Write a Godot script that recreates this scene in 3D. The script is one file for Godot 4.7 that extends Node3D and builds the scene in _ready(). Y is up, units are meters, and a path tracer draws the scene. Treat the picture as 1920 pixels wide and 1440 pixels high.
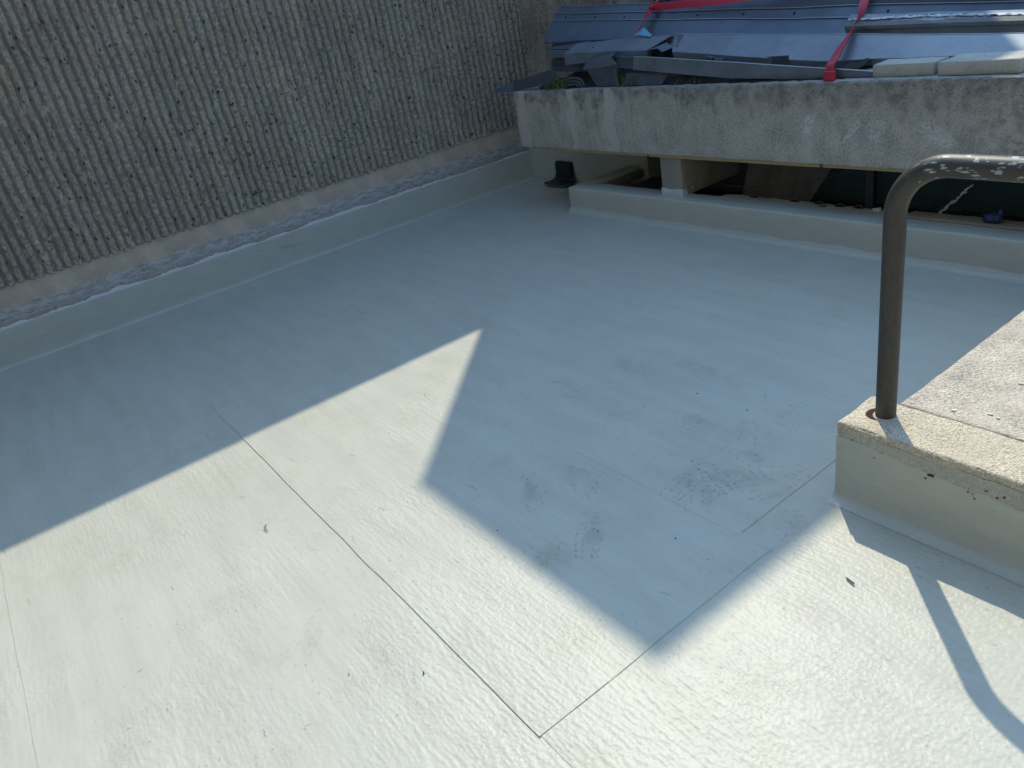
extends Node3D
# A flat roof terrace coated in grey-green paint, seen from standing height: ribbed concrete wall on the
# left, a concrete beam with a stack of folded metal panels behind, a kerbed platform with a handrail.
# x runs along the beam, -z towards the beam, y up, metres.

var rng := RandomNumberGenerator.new()
var M := {}
var used := {}

# ------------------------------------------------------------------ naming and building helpers
func numbered(n: String) -> String:
	if not used.has(n):
		used[n] = 0
		return n
	used[n] += 1
	return "%s_%03d" % [n, used[n]]

func thing(called: String, label: String, category: String, at := Vector3.ZERO, group := "") -> Node3D:
	var o := Node3D.new()
	o.name = numbered(called)
	o.position = at
	add_child(o, true)
	o.set_meta("label", label)
	o.set_meta("category", category)
	if group:
		o.set_meta("group", group)
	return o

func tag(o: Node3D, label: String, category: String, group := "") -> void:
	o.set_meta("label", label)
	o.set_meta("category", category)
	if group:
		o.set_meta("group", group)

func put(called: String, mesh: Mesh, mat: Material, parent: Node3D = null, at := Vector3.ZERO) -> MeshInstance3D:
	var o := MeshInstance3D.new()
	o.mesh = mesh
	o.material_override = mat
	o.position = at
	if parent == null:
		o.name = numbered(called)
		add_child(o, true)
	else:
		var k := 0
		var nm := called
		while parent.has_node(NodePath(nm)):
			k += 1
			nm = "%s_%03d" % [called, k]
		o.name = nm
		parent.add_child(o, true)
	return o

func struct(called: String, mesh: Mesh, mat: Material) -> MeshInstance3D:
	var o := put(called, mesh, mat)
	o.set_meta("kind", "structure")
	o.set_meta("label", called.replace("_", " "))
	return o

func noise(freq: float, sd: int, oct := 1, kind := FastNoiseLite.TYPE_SIMPLEX_SMOOTH) -> FastNoiseLite:
	var n := FastNoiseLite.new()
	n.noise_type = kind
	n.frequency = freq
	n.seed = sd
	if oct > 1:
		n.fractal_type = FastNoiseLite.FRACTAL_FBM
		n.fractal_octaves = oct
	else:
		n.fractal_type = FastNoiseLite.FRACTAL_NONE
	return n

func lin(r: float, g: float, b: float) -> Color:
	return Color(r, g, b).linear_to_srgb()

func mat(r: float, g: float, b: float, rough := 0.8, metal := 0.0) -> StandardMaterial3D:
	var m := StandardMaterial3D.new()
	m.albedo_color = lin(r, g, b)
	m.roughness = rough
	m.metallic = metal
	return m

# a grid of points laid out by a function of (column, row); normals from the points; wound so that it faces «out»
func grid(nu: int, nv: int, f: Callable, out: Vector3, col = null) -> ArrayMesh:
	var v := PackedVector3Array()
	var n := PackedVector3Array()
	var uv := PackedVector2Array()
	var c := PackedColorArray()
	v.resize(nu * nv)
	n.resize(nu * nv)
	uv.resize(nu * nv)
	var coloured := col != null
	if coloured:
		c.resize(nu * nv)
	for j in nv:
		for i in nu:
			var p: Vector3 = f.call(i, j)
			v[j * nu + i] = p
			uv[j * nu + i] = Vector2(float(i) / (nu - 1), float(j) / (nv - 1))
			if coloured:
				c[j * nu + i] = col.call(i, j, p)
	for j in nv:
		for i in nu:
			var a := v[j * nu + mini(i + 1, nu - 1)] - v[j * nu + maxi(i - 1, 0)]
			var b := v[mini(j + 1, nv - 1) * nu + i] - v[maxi(j - 1, 0) * nu + i]
			n[j * nu + i] = a.cross(b)
	# one outward side for the whole surface; «out» zero means a closed shape, whose volume is positive
	var mid := Vector3.ZERO
	for p in v:
		mid += p / v.size()
	var total := 0.0
	for k in v.size():
		total += n[k].dot(out) if out != Vector3.ZERO else n[k].dot(v[k] - mid)
	var flip := total > 0.0
	for k in v.size():
		n[k] = n[k].normalized() if flip else -n[k].normalized()
	var idx := PackedInt32Array()
	idx.resize((nu - 1) * (nv - 1) * 6)
	var t := 0
	for j in nv - 1:
		for i in nu - 1:
			var a := j * nu + i
			var q := [a, a + nu, a + 1, a + 1, a + nu, a + nu + 1] if flip else [a, a + 1, a + nu, a + 1, a + nu + 1, a + nu]
			for k in 6:
				idx[t] = q[k]
				t += 1
	var arr := []
	arr.resize(Mesh.ARRAY_MAX)
	arr[Mesh.ARRAY_VERTEX] = v
	arr[Mesh.ARRAY_NORMAL] = n
	arr[Mesh.ARRAY_TEX_UV] = uv
	if coloured:
		arr[Mesh.ARRAY_COLOR] = c
	arr[Mesh.ARRAY_INDEX] = idx
	var m := ArrayMesh.new()
	m.add_surface_from_arrays(Mesh.PRIMITIVE_TRIANGLES, arr)
	return m

func quad(st: SurfaceTool, a: Vector3, b: Vector3, c: Vector3, d: Vector3) -> void:
	# a b c d in order round the face, clockwise seen from the front
	for p in [a, b, c, a, c, d]:
		st.add_vertex(p)

func flat_box(st: SurfaceTool, lo: Vector3, hi: Vector3) -> void:
	var p := []
	for k in 8:
		p.append(Vector3(hi.x if k & 1 else lo.x, hi.y if k & 2 else lo.y, hi.z if k & 4 else lo.z))
	for q in [[0, 2, 3, 1], [5, 7, 6, 4], [4, 6, 2, 0], [1, 3, 7, 5], [2, 6, 7, 3], [4, 0, 1, 5]]:
		quad(st, p[q[0]], p[q[1]], p[q[2]], p[q[3]])

func new_st() -> SurfaceTool:
	var st := SurfaceTool.new()
	st.begin(Mesh.PRIMITIVE_TRIANGLES)
	st.set_smooth_group(-1)
	return st

func done(st: SurfaceTool) -> ArrayMesh:
	st.generate_normals()
	return st.commit()

func box_mesh(lo: Vector3, hi: Vector3) -> ArrayMesh:
	var st := new_st()
	flat_box(st, lo, hi)
	return done(st)

# a block with rounded, slightly uneven edges; UV from (x, y + depth) over the given spans
func rough_block(lo: Vector3, hi: Vector3, r: float, step: float, amp: float, sd: int, chips := 0.0, uvx := Vector2(0, 1), uvy := Vector2(0, 1)) -> ArrayMesh:
	var nz := noise(9.0, sd, 3)
	var ch := noise(14.0, sd + 5, 2)
	var st := SurfaceTool.new()
	st.begin(Mesh.PRIMITIVE_TRIANGLES)
	st.set_smooth_group(0)
	var size := hi - lo
	var ax := [[0, 1, 2], [1, 2, 0], [2, 0, 1]]
	for a in ax:
		var us := ticks(size[a[1]], r, step)
		var vs := ticks(size[a[2]], r, step)
		for side in 2:
			var pts := []
			for v in vs:
				var row := PackedVector3Array()
				for u in us:
					var p := lo
					p[a[0]] = lo[a[0]] if side == 0 else hi[a[0]]
					p[a[1]] = lo[a[1]] + u
					p[a[2]] = lo[a[2]] + v
					var q := p.clamp(lo + Vector3.ONE * r, hi - Vector3.ONE * r)
					var d := (p - q)
					if d.length() > 1e-6:
						p = q + d.normalized() * r
						# knocked-off arrises
						var edge := d.length() / r - 1.0
						if chips > 0.0 and edge > 0.0:
							p -= d.normalized() * chips * edge * maxf(0.0, ch.get_noise_3dv(p) * 1.6)
					p += (p - q).normalized() * nz.get_noise_3dv(p) * amp
					row.append(p)
				pts.append(row)
			for j in vs.size() - 1:
				for i in us.size() - 1:
					var k: Array = [pts[j][i], pts[j][i + 1], pts[j + 1][i + 1], pts[j + 1][i]]
					if side == 1:
						k.reverse()
					for w in [0, 1, 2, 0, 2, 3]:
						var p: Vector3 = k[w]
						st.set_uv(Vector2((p.x - uvx.x) / (uvx.y - uvx.x), 1.0 - (p.y + (hi.z - p.z) - uvy.x) / (uvy.y - uvy.x)))
						st.add_vertex(p)
	st.generate_normals()
	return st.commit()

func ticks(l: float, r: float, step: float) -> PackedFloat32Array:
	var t := PackedFloat32Array([0.0, r * 0.45, r])
	var n := maxi(1, int(round((l - 2.0 * r) / step)))
	for i in n:
		t.append(r + (l - 2.0 * r) * float(i + 1) / n)
	t.append(l - r * 0.45)
	t.append(l)
	return t

# a round bar along a list of points
func tube(st: SurfaceTool, pts: PackedVector3Array, r: float, sides := 8, caps := true, r1 := -1.0) -> void:
	var rings := []
	var up := Vector3.UP
	var len_at := 0.0
	for i in pts.size():
		var d := (pts[mini(i + 1, pts.size() - 1)] - pts[maxi(i - 1, 0)]).normalized()
		if i == 0:
			up = Vector3.UP if absf(d.y) < 0.9 else Vector3.RIGHT
		else:
			len_at += pts[i].distance_to(pts[i - 1])
		up = (up - d * up.dot(d)).normalized()
		var s := d.cross(up)
		var rr := r if r1 < 0.0 else lerpf(r, r1, float(i) / (pts.size() - 1))
		var ring := []
		for k in sides + 1:
			var an := TAU * k / sides
			ring.append([pts[i] + (up * cos(an) + s * sin(an)) * rr, Vector2(len_at, float(k) / sides)])
		rings.append(ring)
	for i in rings.size() - 1:
		for k in sides:
			for w in [[i, k], [i, k + 1], [i + 1, k + 1], [i, k], [i + 1, k + 1], [i + 1, k]]:
				st.set_uv(rings[w[0]][w[1]][1])
				st.add_vertex(rings[w[0]][w[1]][0])
	if caps:
		for e in [0, rings.size() - 1]:
			for k in sides:
				var tri := [pts[e], rings[e][k + 1][0], rings[e][k][0]]
				if e > 0:
					tri.reverse()
				for p in tri:
					st.set_uv(Vector2.ZERO)
					st.add_vertex(p)

func tube_mesh(pts: PackedVector3Array, r: float, sides := 8) -> ArrayMesh:
	var st := SurfaceTool.new()
	st.begin(Mesh.PRIMITIVE_TRIANGLES)
	st.set_smooth_group(0)
	tube(st, pts, r, sides, false)
	st.generate_normals()
	return st.commit()

func along(row: Array, t: float) -> Vector3:
	# a point at share t of a row's span in x, straight between its points
	var x := lerpf(row[0].x, row[-1].x, t)
	for i in row.size() - 1:
		var a: Vector3 = row[i]
		var b: Vector3 = row[i + 1]
		if (x - a.x) * (x - b.x) <= 1e-9:
			return a.lerp(b, clampf((x - a.x) / (b.x - a.x), 0.0, 1.0)) if absf(b.x - a.x) > 1e-6 else a
	return row[-1]

# thin folded metal: fold lines given as rows of points from left to right
func sheet(rows: Array, n := 24, thick := 0.002, wave := 0.003, sd := 1) -> ArrayMesh:
	var nz := noise(2.2, sd, 2)
	var st := SurfaceTool.new()
	st.begin(Mesh.PRIMITIVE_TRIANGLES)
	var P := []
	for r in rows:
		var line := []
		for i in n + 1:
			var p := along(r, float(i) / n)
			line.append(p + Vector3(0, 1, 0.6) * nz.get_noise_3dv(p) * wave)
		P.append(line)
	var B := []
	for j in P.size():
		var line := []
		for i in n + 1:
			var d: Vector3 = P[mini(j + 1, P.size() - 1)][i] - P[maxi(j - 1, 0)][i]
			var e: Vector3 = P[j][mini(i + 1, n)] - P[j][maxi(i - 1, 0)]
			line.append(P[j][i] + d.cross(e).normalized() * -thick)
		B.append(line)
	var front: bool = (P[0][1] - P[0][0]).cross(P[1][0] - P[0][0]).dot(Vector3(0, 1, 1)) < 0.0
	for j in P.size() - 1:
		for i in n:
			for side in 2:
				var Q: Array = P if side == 0 else B
				st.set_smooth_group(2 * j + side)
				var k: Array = [Q[j][i], Q[j][i + 1], Q[j + 1][i + 1], Q[j + 1][i]]
				if (side == 1) == front:
					k.reverse()
				quad(st, k[0], k[1], k[2], k[3])
	st.set_smooth_group(-1)
	for i in n:
		quad(st, P[0][i], P[0][i + 1], B[0][i + 1], B[0][i])
		quad(st, P[-1][i], P[-1][i + 1], B[-1][i + 1], B[-1][i])
	for j in P.size() - 1:
		quad(st, P[j][0], P[j + 1][0], B[j + 1][0], B[j][0])
		quad(st, P[j][n], P[j + 1][n], B[j + 1][n], B[j][n])
	st.generate_normals()
	return st.commit()

# ------------------------------------------------------------------ textures
func hash1(i: int) -> float:
	var h := (i * 374761393 + 668265263) & 0x7fffffff
	h = ((h ^ (h >> 13)) * 1274126177) & 0x7fffffff
	return float((h ^ (h >> 16)) & 0xffff) / 65535.0

func srgb8(l: float) -> int:
	return clampi(int(255.0 * (1.055 * pow(maxf(l, 0.0), 0.41667) - 0.055)), 0, 255)

func to_tex(w: int, h: int, bytes: PackedByteArray) -> ImageTexture:
	return ImageTexture.create_from_image(Image.create_from_data(w, h, false, Image.FORMAT_RGB8, bytes))

func to_height(w: int, h: int, f: PackedFloat32Array) -> ImageTexture:
	return ImageTexture.create_from_image(Image.create_from_data(w, h, false, Image.FORMAT_RF, f.to_byte_array()))

# a tile of gritty concrete: [colour, height]
func grit_tile(n: int, base: Color, contrast: float, grain: float, blotch: float, sd: int, fine := 0.32, pits := 0.0) -> Array:
	var a := noise(fine, sd)
	var b := noise(0.085, sd + 1, 2)
	var c := noise(0.012, sd + 2, 3)
	var by := PackedByteArray()
	var hs := PackedFloat32Array()
	by.resize(n * n * 3)
	hs.resize(n * n)
	var lut := PackedByteArray()
	for i in 1025:
		lut.append(srgb8(i / 1024.0))
	var t := n / 6
	for y in n:
		for x in n:
			var fa := a.get_noise_2d(x, y)
			var fb := b.get_noise_2d(x, y)
			var fc := c.get_noise_2d(x, y)
			if x < t:
				var k := float(x) / t
				fa = lerpf(a.get_noise_2d(x + n, y), fa, k)
				fb = lerpf(b.get_noise_2d(x + n, y), fb, k)
				fc = lerpf(c.get_noise_2d(x + n, y), fc, k)
			if y < t:
				var k := float(y) / t
				fa = lerpf(a.get_noise_2d(x, y + n), fa, k)
				fb = lerpf(b.get_noise_2d(x, y + n), fb, k)
				fc = lerpf(c.get_noise_2d(x, y + n), fc, k)
			var s := 1.0 + contrast * (fa * 0.8 + fb * 0.5) + blotch * fc
			var hh := 0.5 + grain * (fa * 0.6 + fb * 0.5)
			if pits > 0.0 and fb < -0.55:
				s *= 1.0 - pits
				hh -= 0.5
			s = clampf(s, 0.05, 2.2)
			var o := (y * n + x) * 3
			by[o] = lut[clampi(int(base.r * s * 1024), 0, 1024)]
			by[o + 1] = lut[clampi(int(base.g * s * 1024), 0, 1024)]
			by[o + 2] = lut[clampi(int(base.b * s * (1.0 - 0.1 * blotch * fc) * 1024), 0, 1024)]
			hs[y * n + x] = hh
	return [to_tex(n, n, by), to_height(n, n, hs)]

func tiled(pair: Array, size: float, rough: float, relief: float) -> StandardMaterial3D:
	var m := StandardMaterial3D.new()
	m.albedo_texture = pair[0]
	m.roughness = rough
	m.metallic_specular = 0.35
	m.heightmap_enabled = true
	m.heightmap_texture = pair[1]
	m.heightmap_scale = relief
	m.uv1_triplanar = true
	m.uv1_world_triplanar = true
	m.uv1_scale = Vector3.ONE / size
	return m

const FX0 := -6.1
const FX1 := 0.5
const FZ0 := -4.4
const FZ1 := 1.1

func floor_material() -> StandardMaterial3D:
	var w := 2048
	var h := 1720
	var by := PackedByteArray()
	var hs := PackedFloat32Array()
	by.resize(w * h * 3)
	hs.resize(w * h)
	var streak := noise(1.0, 11)
	var peb := noise(62.0, 12)
	var fine := noise(130.0, 13)
	var wide := noise(1.6, 14, 3)
	var mask := noise(1.1, 15, 2)
	var dirt := noise(4.0, 16, 3)
	var flick := noise(1.0, 17)
	var lut := PackedByteArray()
	for i in 1025:
		lut.append(srgb8(i / 1024.0))
	for j in h:
		var z := FZ0 + (FZ1 - FZ0) * (j + 0.5) / h
		for i in w:
			var x := FX0 + (FX1 - FX0) * (i + 0.5) / w
			var mk := mask.get_noise_2d(x, z)
			var d0 := dirt.get_noise_2d(x * 0.6 + 30.0, z * 0.9)
			var bs := streak.get_noise_2d(x * 16.0 + z * 5.0, z * 75.0)
			var wd := wide.get_noise_2d(x, z)
			# roller marks run with the sheets; on the far sheet they cross them
			var sx := streak.get_noise_2d(x * 6.0 + wd * 1.5, z * 42.0)
			var sz := streak.get_noise_2d(x * 55.0, z * 9.0 + 70.0)
			var k := smoothstep(-0.25, 0.35, mk)
			var st := sx * (0.35 + 0.65 * k) + sz * (0.75 - 0.6 * k) * 0.6
			var pb := peb.get_noise_2d(x, z)
			var fn := fine.get_noise_2d(x, z)
			var rough := smoothstep(-0.45, 0.5, mk * 0.7 + wd * 0.4 + 0.45 * smoothstep(-2.6, -1.0, x) - 0.25 * smoothstep(-1.4, -2.6, z))
			hs[j * w + i] = 0.5 + wd * 0.10 + st * (0.030 + 0.02 * rough) + pb * (0.009 + 0.032 * rough) + fn * (0.009 + 0.040 * rough * smoothstep(-0.5, 0.4, d0)) + bs * 0.055 * rough
			var d := dirt.get_noise_2d(x, z)
			var s := 1.0 + 0.04 * wd + 0.03 * sx + 0.02 * fn + 0.045 * streak.get_noise_2d(x * 1.3 + 40.0, z * 8.0)
			# short dark flecks left by feet and brushes
			var fl := flick.get_noise_2d(x * 38.0, z * 110.0)
			var fm := smoothstep(0.12, 0.5, d + 0.25 * wd) * smoothstep(0.45, 0.75, fl)
			s *= 1.0 - 0.11 * fm
			s *= 1.0 - 0.03 * smoothstep(0.1, 0.6, d)
			var o := (j * w + i) * 3
			by[o] = lut[clampi(int(0.485 * s * 1024), 0, 1024)]
			by[o + 1] = lut[clampi(int(0.486 * s * 1024), 0, 1024)]
			by[o + 2] = lut[clampi(int((0.418 - 0.012 * d) * s * 1024), 0, 1024)]
	# dusty boot prints: rows of lugs round a sole
	var feet := [[-1.93, -1.16, 0.5, 0.20], [-1.83, -1.313, 0.4, 0.16], [-1.6, -1.13, 0.8, 0.24], [-1.603, -0.966, 1.0, 0.16], [-1.494, -1.77, 0.2, 0.16], [-1.50, -1.623, 0.4, 0.26], [-1.42, -1.66, 2.0, 0.2], [-1.55, -1.55, 1.4, 0.22], [-1.787, -1.839, 0.1, 0.15], [-1.545, -1.88, 0.9, 0.13], [-2.072, -2.196, 0.3, 0.15], [-1.512, -2.085, 1.2, 0.12], [-2.328, -2.059, 0.6, 0.12], [-2.406, -1.742, 0.2, 0.1], [-1.113, -1.55, 0.7, 0.13], [-1.302, -1.705, 1.9, 0.17], [-1.483, -1.522, 0.9, 0.18], [-1.6, -0.4, 0.4, 0.1], [-1.9, -0.25, 0.9, 0.08], [-0.9, -1.3, 0.3, 0.1]]
	for f in feet:
		for q in 5:
			stamp(by, w, h, f[0] + rng.randf_range(-0.07, 0.07), f[1] + rng.randf_range(-0.05, 0.05), f[2] + rng.randf_range(-0.5, 0.5), rng.randf_range(0.03, 0.07), rng.randf_range(0.012, 0.03), f[3] * rng.randf_range(0.04, 0.14))
		for side in [-1.0, 1.0]:
			for r in 9:
				for c in 2:
					if rng.randf() < 0.34:
						continue
					var u: float = (r - 4.0) * 0.027 + rng.randf_range(-0.004, 0.004)
					var half := 0.044 * (1.0 - 0.22 * absf(r - 5.0) / 4.0)
					var v: float = side * (half * (0.42 if c == 0 else 0.95)) * (0.8 if r < 4 else 1.0)
					var an: float = f[2] + side * (0.9 - 0.12 * r)
					stamp(by, w, h, f[0] + u * cos(f[2]) - v * sin(f[2]), f[1] + u * sin(f[2]) + v * cos(f[2]), an + rng.randf_range(-0.5, 0.5), rng.randf_range(0.007, 0.013), rng.randf_range(0.0026, 0.0048), f[3] * rng.randf_range(0.1, 0.62))
	# stray flecks of dirt and scuffs
	for k in 520:
		var x := rng.randf_range(-5.6, 0.3)
		var z := rng.randf_range(-4.2, 1.0)
		stamp(by, w, h, x, z, rng.randf() * 3.0, rng.randf_range(0.002, 0.009), 0.0016, rng.randf_range(0.05, 0.32))
	for k in 60:
		stamp(by, w, h, rng.randf_range(-4.5, 0.2), rng.randf_range(-3.0, 0.9), rng.randf_range(-0.4, 0.4), rng.randf_range(0.01, 0.03), 0.0018, rng.randf_range(0.1, 0.25))
	for k in 2600:
		var x := -3.4 + 3.6 * sqrt(rng.randf())
		var z := rng.randf_range(-1.9, 1.0)
		if mask.get_noise_2d(x, z) * 0.7 + dirt.get_noise_2d(x, z) * 0.6 > rng.randf_range(-0.35, 0.25):
			stamp(by, w, h, x, z, rng.randf_range(-0.5, 0.5), rng.randf_range(0.002, 0.006), 0.0017, rng.randf_range(0.04, 0.22))
	var m := StandardMaterial3D.new()
	m.albedo_texture = to_tex(w, h, by)
	m.heightmap_enabled = true
	m.heightmap_texture = to_height(w, h, hs)
	m.heightmap_scale = 1.0
	m.roughness = 0.42
	m.metallic_specular = 0.32
	return m

func stamp(by: PackedByteArray, w: int, h: int, x: float, z: float, an: float, a: float, b: float, k: float) -> void:
	var px := (FX1 - FX0) / w
	var r := int(ceil(maxf(a, b) / px)) + 1
	var ci := int((x - FX0) / px)
	var cj := int((z - FZ0) / px)
	var ca := cos(an)
	var sa := sin(an)
	for j in range(maxi(cj - r, 0), mini(cj + r + 1, h)):
		for i in range(maxi(ci - r, 0), mini(ci + r + 1, w)):
			var dx := (i + 0.5) * px + FX0 - x
			var dz := (j + 0.5) * px + FZ0 - z
			var q := absf((dx * ca + dz * sa) / a) ** 3 + absf((-dx * sa + dz * ca) / b) ** 2
			if q < 1.5:
				var t := k * clampf(1.5 - q, 0.0, 1.0)
				var o := (j * w + i) * 3
				by[o] = int(by[o] * (1.0 - t * 0.92))
				by[o + 1] = int(by[o + 1] * (1.0 - t))
				by[o + 2] = int(by[o + 2] * (1.0 - t * 0.95))

const BX0 := -5.12
const BX1 := -0.6
func beam_material() -> StandardMaterial3D:
	var w := 2048
	var h := 420
	var y0 := 0.44
	var y1 := 1.367
	var by := PackedByteArray()
	var hs := PackedFloat32Array()
	by.resize(w * h * 3)
	hs.resize(w * h)
	var a := noise(240.0, 31)
	var b := noise(55.0, 32, 2)
	var c := noise(5.0, 33, 4)
	var s1 := noise(1.0, 34, 3)
	var e := noise(16.0, 35, 3)
	for j in h:
		var y := y1 - (y1 - y0) * (j + 0.5) / h
		for i in w:
			var x := BX0 + (BX1 - BX0) * (i + 0.5) / w
			var na := a.get_noise_2d(x, y)
			var nb := b.get_noise_2d(x, y)
			var nc := c.get_noise_2d(x, y)
			var ns := s1.get_noise_2d(x * 9.0, y * 1.3)
			var ne := e.get_noise_2d(x * 1.0, y)
			var up := clampf((y - 0.46) / 0.43, 0.0, 1.0)
			var s := 1.0 + 0.42 * na + 0.34 * nb + 0.20 * nc + 0.16 * ns
			# dark growth hanging from the top edge, thicker to the right
			var dark := smoothstep(0.62 - 0.1 * (x + 3.0), 1.0, up + 0.35 * nc + 0.25 * ns) * (0.55 + 0.45 * smoothstep(-0.2, 0.3, nb + ne))
			dark = maxf(dark, smoothstep(-2.0, -1.3, x) * smoothstep(-0.1, 0.35, ne + nb * 0.6) * 0.75)
			dark = maxf(dark, smoothstep(0.02, 0.4, ns + 0.3 * ne) * 0.55 * smoothstep(-2.6, -3.6, x) * (0.3 + 0.7 * up))
			if y > 0.91:
				dark = 0.25 + 0.2 * nc
			s *= 1.0 - 0.6 * clampf(dark, 0.0, 1.0)
			# pale run marks near the left end
			for run in [[-5.0, 0.07], [-4.42, 0.035], [-4.02, 0.05]]:
				var dx: float = absf(x + 0.06 * nc + 0.03 * (1.0 - up) - run[0]) / run[1]
				if dx < 1.0 and y < 0.9:
					s = lerpf(s, 1.22 + 0.1 * na, (1.0 - smoothstep(0.75, 1.0, dx)) * 0.75)
			var r := 0.46 * s
			var g := 0.44 * s
			var bl := 0.395 * s
			# thin smears of grey-white paint
			var wh := 0.0
			wh = maxf(wh, smear(x, y, -2.52, 0.67, 1.2, 0.075, 0.045))
			wh = maxf(wh, smear(x, y, -2.27, 0.645, 0.85, 0.10, 0.018))
			wh = maxf(wh, 0.55 * smear(x, y, -2.14, 0.66, 1.5, 0.08, 0.06))
			wh = maxf(wh, 0.75 * smear(x, y, -1.84, 0.63, -0.5, 0.13, 0.05))
			wh *= clampf(0.6 + 1.2 * s1.get_noise_2d(x * 12.0, y * 60.0), 0.0, 1.0) * clampf(0.75 + nb, 0.0, 1.0)
			r = lerpf(r, 0.66, wh)
			g = lerpf(g, 0.70, wh)
			bl = lerpf(bl, 0.72, wh)
			var hh := 0.5 + 0.07 * na + 0.08 * nb
			if nb > 0.52 and na > 0.05:
				r *= 0.4
				g *= 0.4
				bl *= 0.4
				hh -= 0.4
			var o := (j * w + i) * 3
			by[o] = srgb8(r)
			by[o + 1] = srgb8(g)
			by[o + 2] = srgb8(bl)
			hs[j * w + i] = hh
	var m := StandardMaterial3D.new()
	m.albedo_texture = to_tex(w, h, by)
	m.heightmap_enabled = true
	m.heightmap_texture = to_height(w, h, hs)
	m.heightmap_scale = 0.5
	m.roughness = 0.9
	m.metallic_specular = 0.3
	return m

func smear(x: float, y: float, cx: float, cy: float, an: float, a: float, b: float) -> float:
	var dx := x - cx
	var dy := y - cy
	var u := (dx * cos(an) + dy * sin(an)) / a
	var v := (-dx * sin(an) + dy * cos(an)) / b
	return 1.0 - smoothstep(0.2, 1.0, u * u + v * v)

# the scraped band above the coating: old adhesive, whitish and lilac-grey, chipped dark
func band_material() -> StandardMaterial3D:
	var w := 2048
	var h := 96
	var by := PackedByteArray()
	var hs := PackedFloat32Array()
	by.resize(w * h * 3)
	hs.resize(w * h)
	var a := noise(1.0, 51, 3)
	var b := noise(1.0, 52, 3)
	var c := noise(120.0, 53)
	for j in h:
		var y := 0.38 - 0.14 * (j + 0.5) / h
		for i in w:
			var z := -4.4 + 5.6 * (i + 0.5) / w
			var na := a.get_noise_2d(z * 7.0, y * 26.0)
			var nb := b.get_noise_2d(z * 22.0 + 3.0 * na, y * 55.0)
			var nc := c.get_noise_2d(z, y)
			var up := (y - 0.25) / 0.12
			var nd := a.get_noise_2d(z * 45.0 + 9.0, y * 60.0)
			var white := smoothstep(-0.35, 0.55, 0.9 * na - 0.25 * (up - 0.4) + 0.5 * nb + 0.55 * nd)
			var r := lerpf(0.39, 0.53, white)
			var g := lerpf(0.365, 0.52, white)
			var bl := lerpf(0.345, 0.50, white)
			var beige := smoothstep(0.62, 0.95, up + 0.5 * na + 0.2 * nb)
			r = lerpf(r, 0.36, beige)
			g = lerpf(g, 0.32, beige)
			bl = lerpf(bl, 0.26, beige)
			var chip := smoothstep(0.36, 0.6, nb - 0.3 * na + 0.16 * smoothstep(-2.5, -4.0, z))
			var s := (1.0 - 0.55 * chip) * (1.0 + 0.12 * nc)
			var o := (j * w + i) * 3
			by[o] = srgb8(r * s)
			by[o + 1] = srgb8(g * s)
			by[o + 2] = srgb8(bl * s)
			hs[j * w + i] = 0.5 + 0.25 * white - 0.3 * chip + 0.06 * nc
	var m := StandardMaterial3D.new()
	m.albedo_texture = to_tex(w, h, by)
	m.heightmap_enabled = true
	m.heightmap_texture = to_height(w, h, hs)
	m.heightmap_scale = 0.35
	m.roughness = 0.85
	return m

# brown-black tube paint, worn to pale blue-grey in flakes; u runs along the tube in metres, v round it
func rail_material() -> StandardMaterial3D:
	var w := 2048
	var h := 192
	var by := PackedByteArray()
	by.resize(w * h * 3)
	var a := noise(1.0, 61, 3)
	var b := noise(1.0, 62, 2)
	for j in h:
		for i in w:
			var u := 2.0 * (i + 0.5) / w
			var v := (j + 0.5) / h
			var cv := cos(TAU * v)
			var sv := sin(TAU * v)
			var n := a.get_noise_3d(u * 22.0, cv * 1.6, sv * 1.6)
			var f := b.get_noise_3d(u * 34.0, cv * 3.2, sv * 3.2)
			var r := 0.058 * (1.0 + 0.25 * n)
			var g := 0.054 * (1.0 + 0.25 * n)
			var bl := 0.047 * (1.0 + 0.25 * n)
			# flaking past the bend
			var where := smoothstep(0.66, 0.80, u)
			var chip := smoothstep(0.46, 0.50, n + 0.75 * f * where - 0.28 + 0.34 * where * smoothstep(0.2, -0.6, absf(wrapf(v - 0.62, -0.5, 0.5)) * 4.0 - 1.0))
			chip = maxf(chip * where, smoothstep(0.86, 0.9, f))
			r = lerpf(r, 0.30, chip)
			g = lerpf(g, 0.36, chip)
			bl = lerpf(bl, 0.36, chip)
			var o := (j * w + i) * 3
			by[o] = srgb8(r)
			by[o + 1] = srgb8(g)
			by[o + 2] = srgb8(bl)
	var m := StandardMaterial3D.new()
	m.albedo_texture = to_tex(w, h, by)
	m.uv1_scale = Vector3(0.5, 1, 1)
	m.roughness = 0.5
	m.metallic = 0.15
	return m

func sky_picture(sun_at: Vector3, zenith: Vector3, low: Vector3, haze: Vector3, spread: float) -> ImageTexture:
	var w := 512
	var h := 256
	var f := PackedFloat32Array()
	f.resize(w * h * 3)
	for j in h:
		var th := PI * (j + 0.5) / h
		for i in w:
			var az := TAU * (i + 0.5) / w
			var d := Vector3(sin(az) * sin(th), cos(th), -cos(az) * sin(th))
			var c := Vector3(0.13, 0.13, 0.12)
			if d.y > 0.0:
				c = zenith.lerp(low, pow(1.0 - d.y, 2.5))
				c += haze * exp(-rad_to_deg(d.angle_to(sun_at)) / spread)
			for k in 3:
				f[(j * w + i) * 3 + k] = c[k]
	return ImageTexture.create_from_image(Image.create_from_data(w, h, false, Image.FORMAT_RGBF, f.to_byte_array()))

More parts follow.
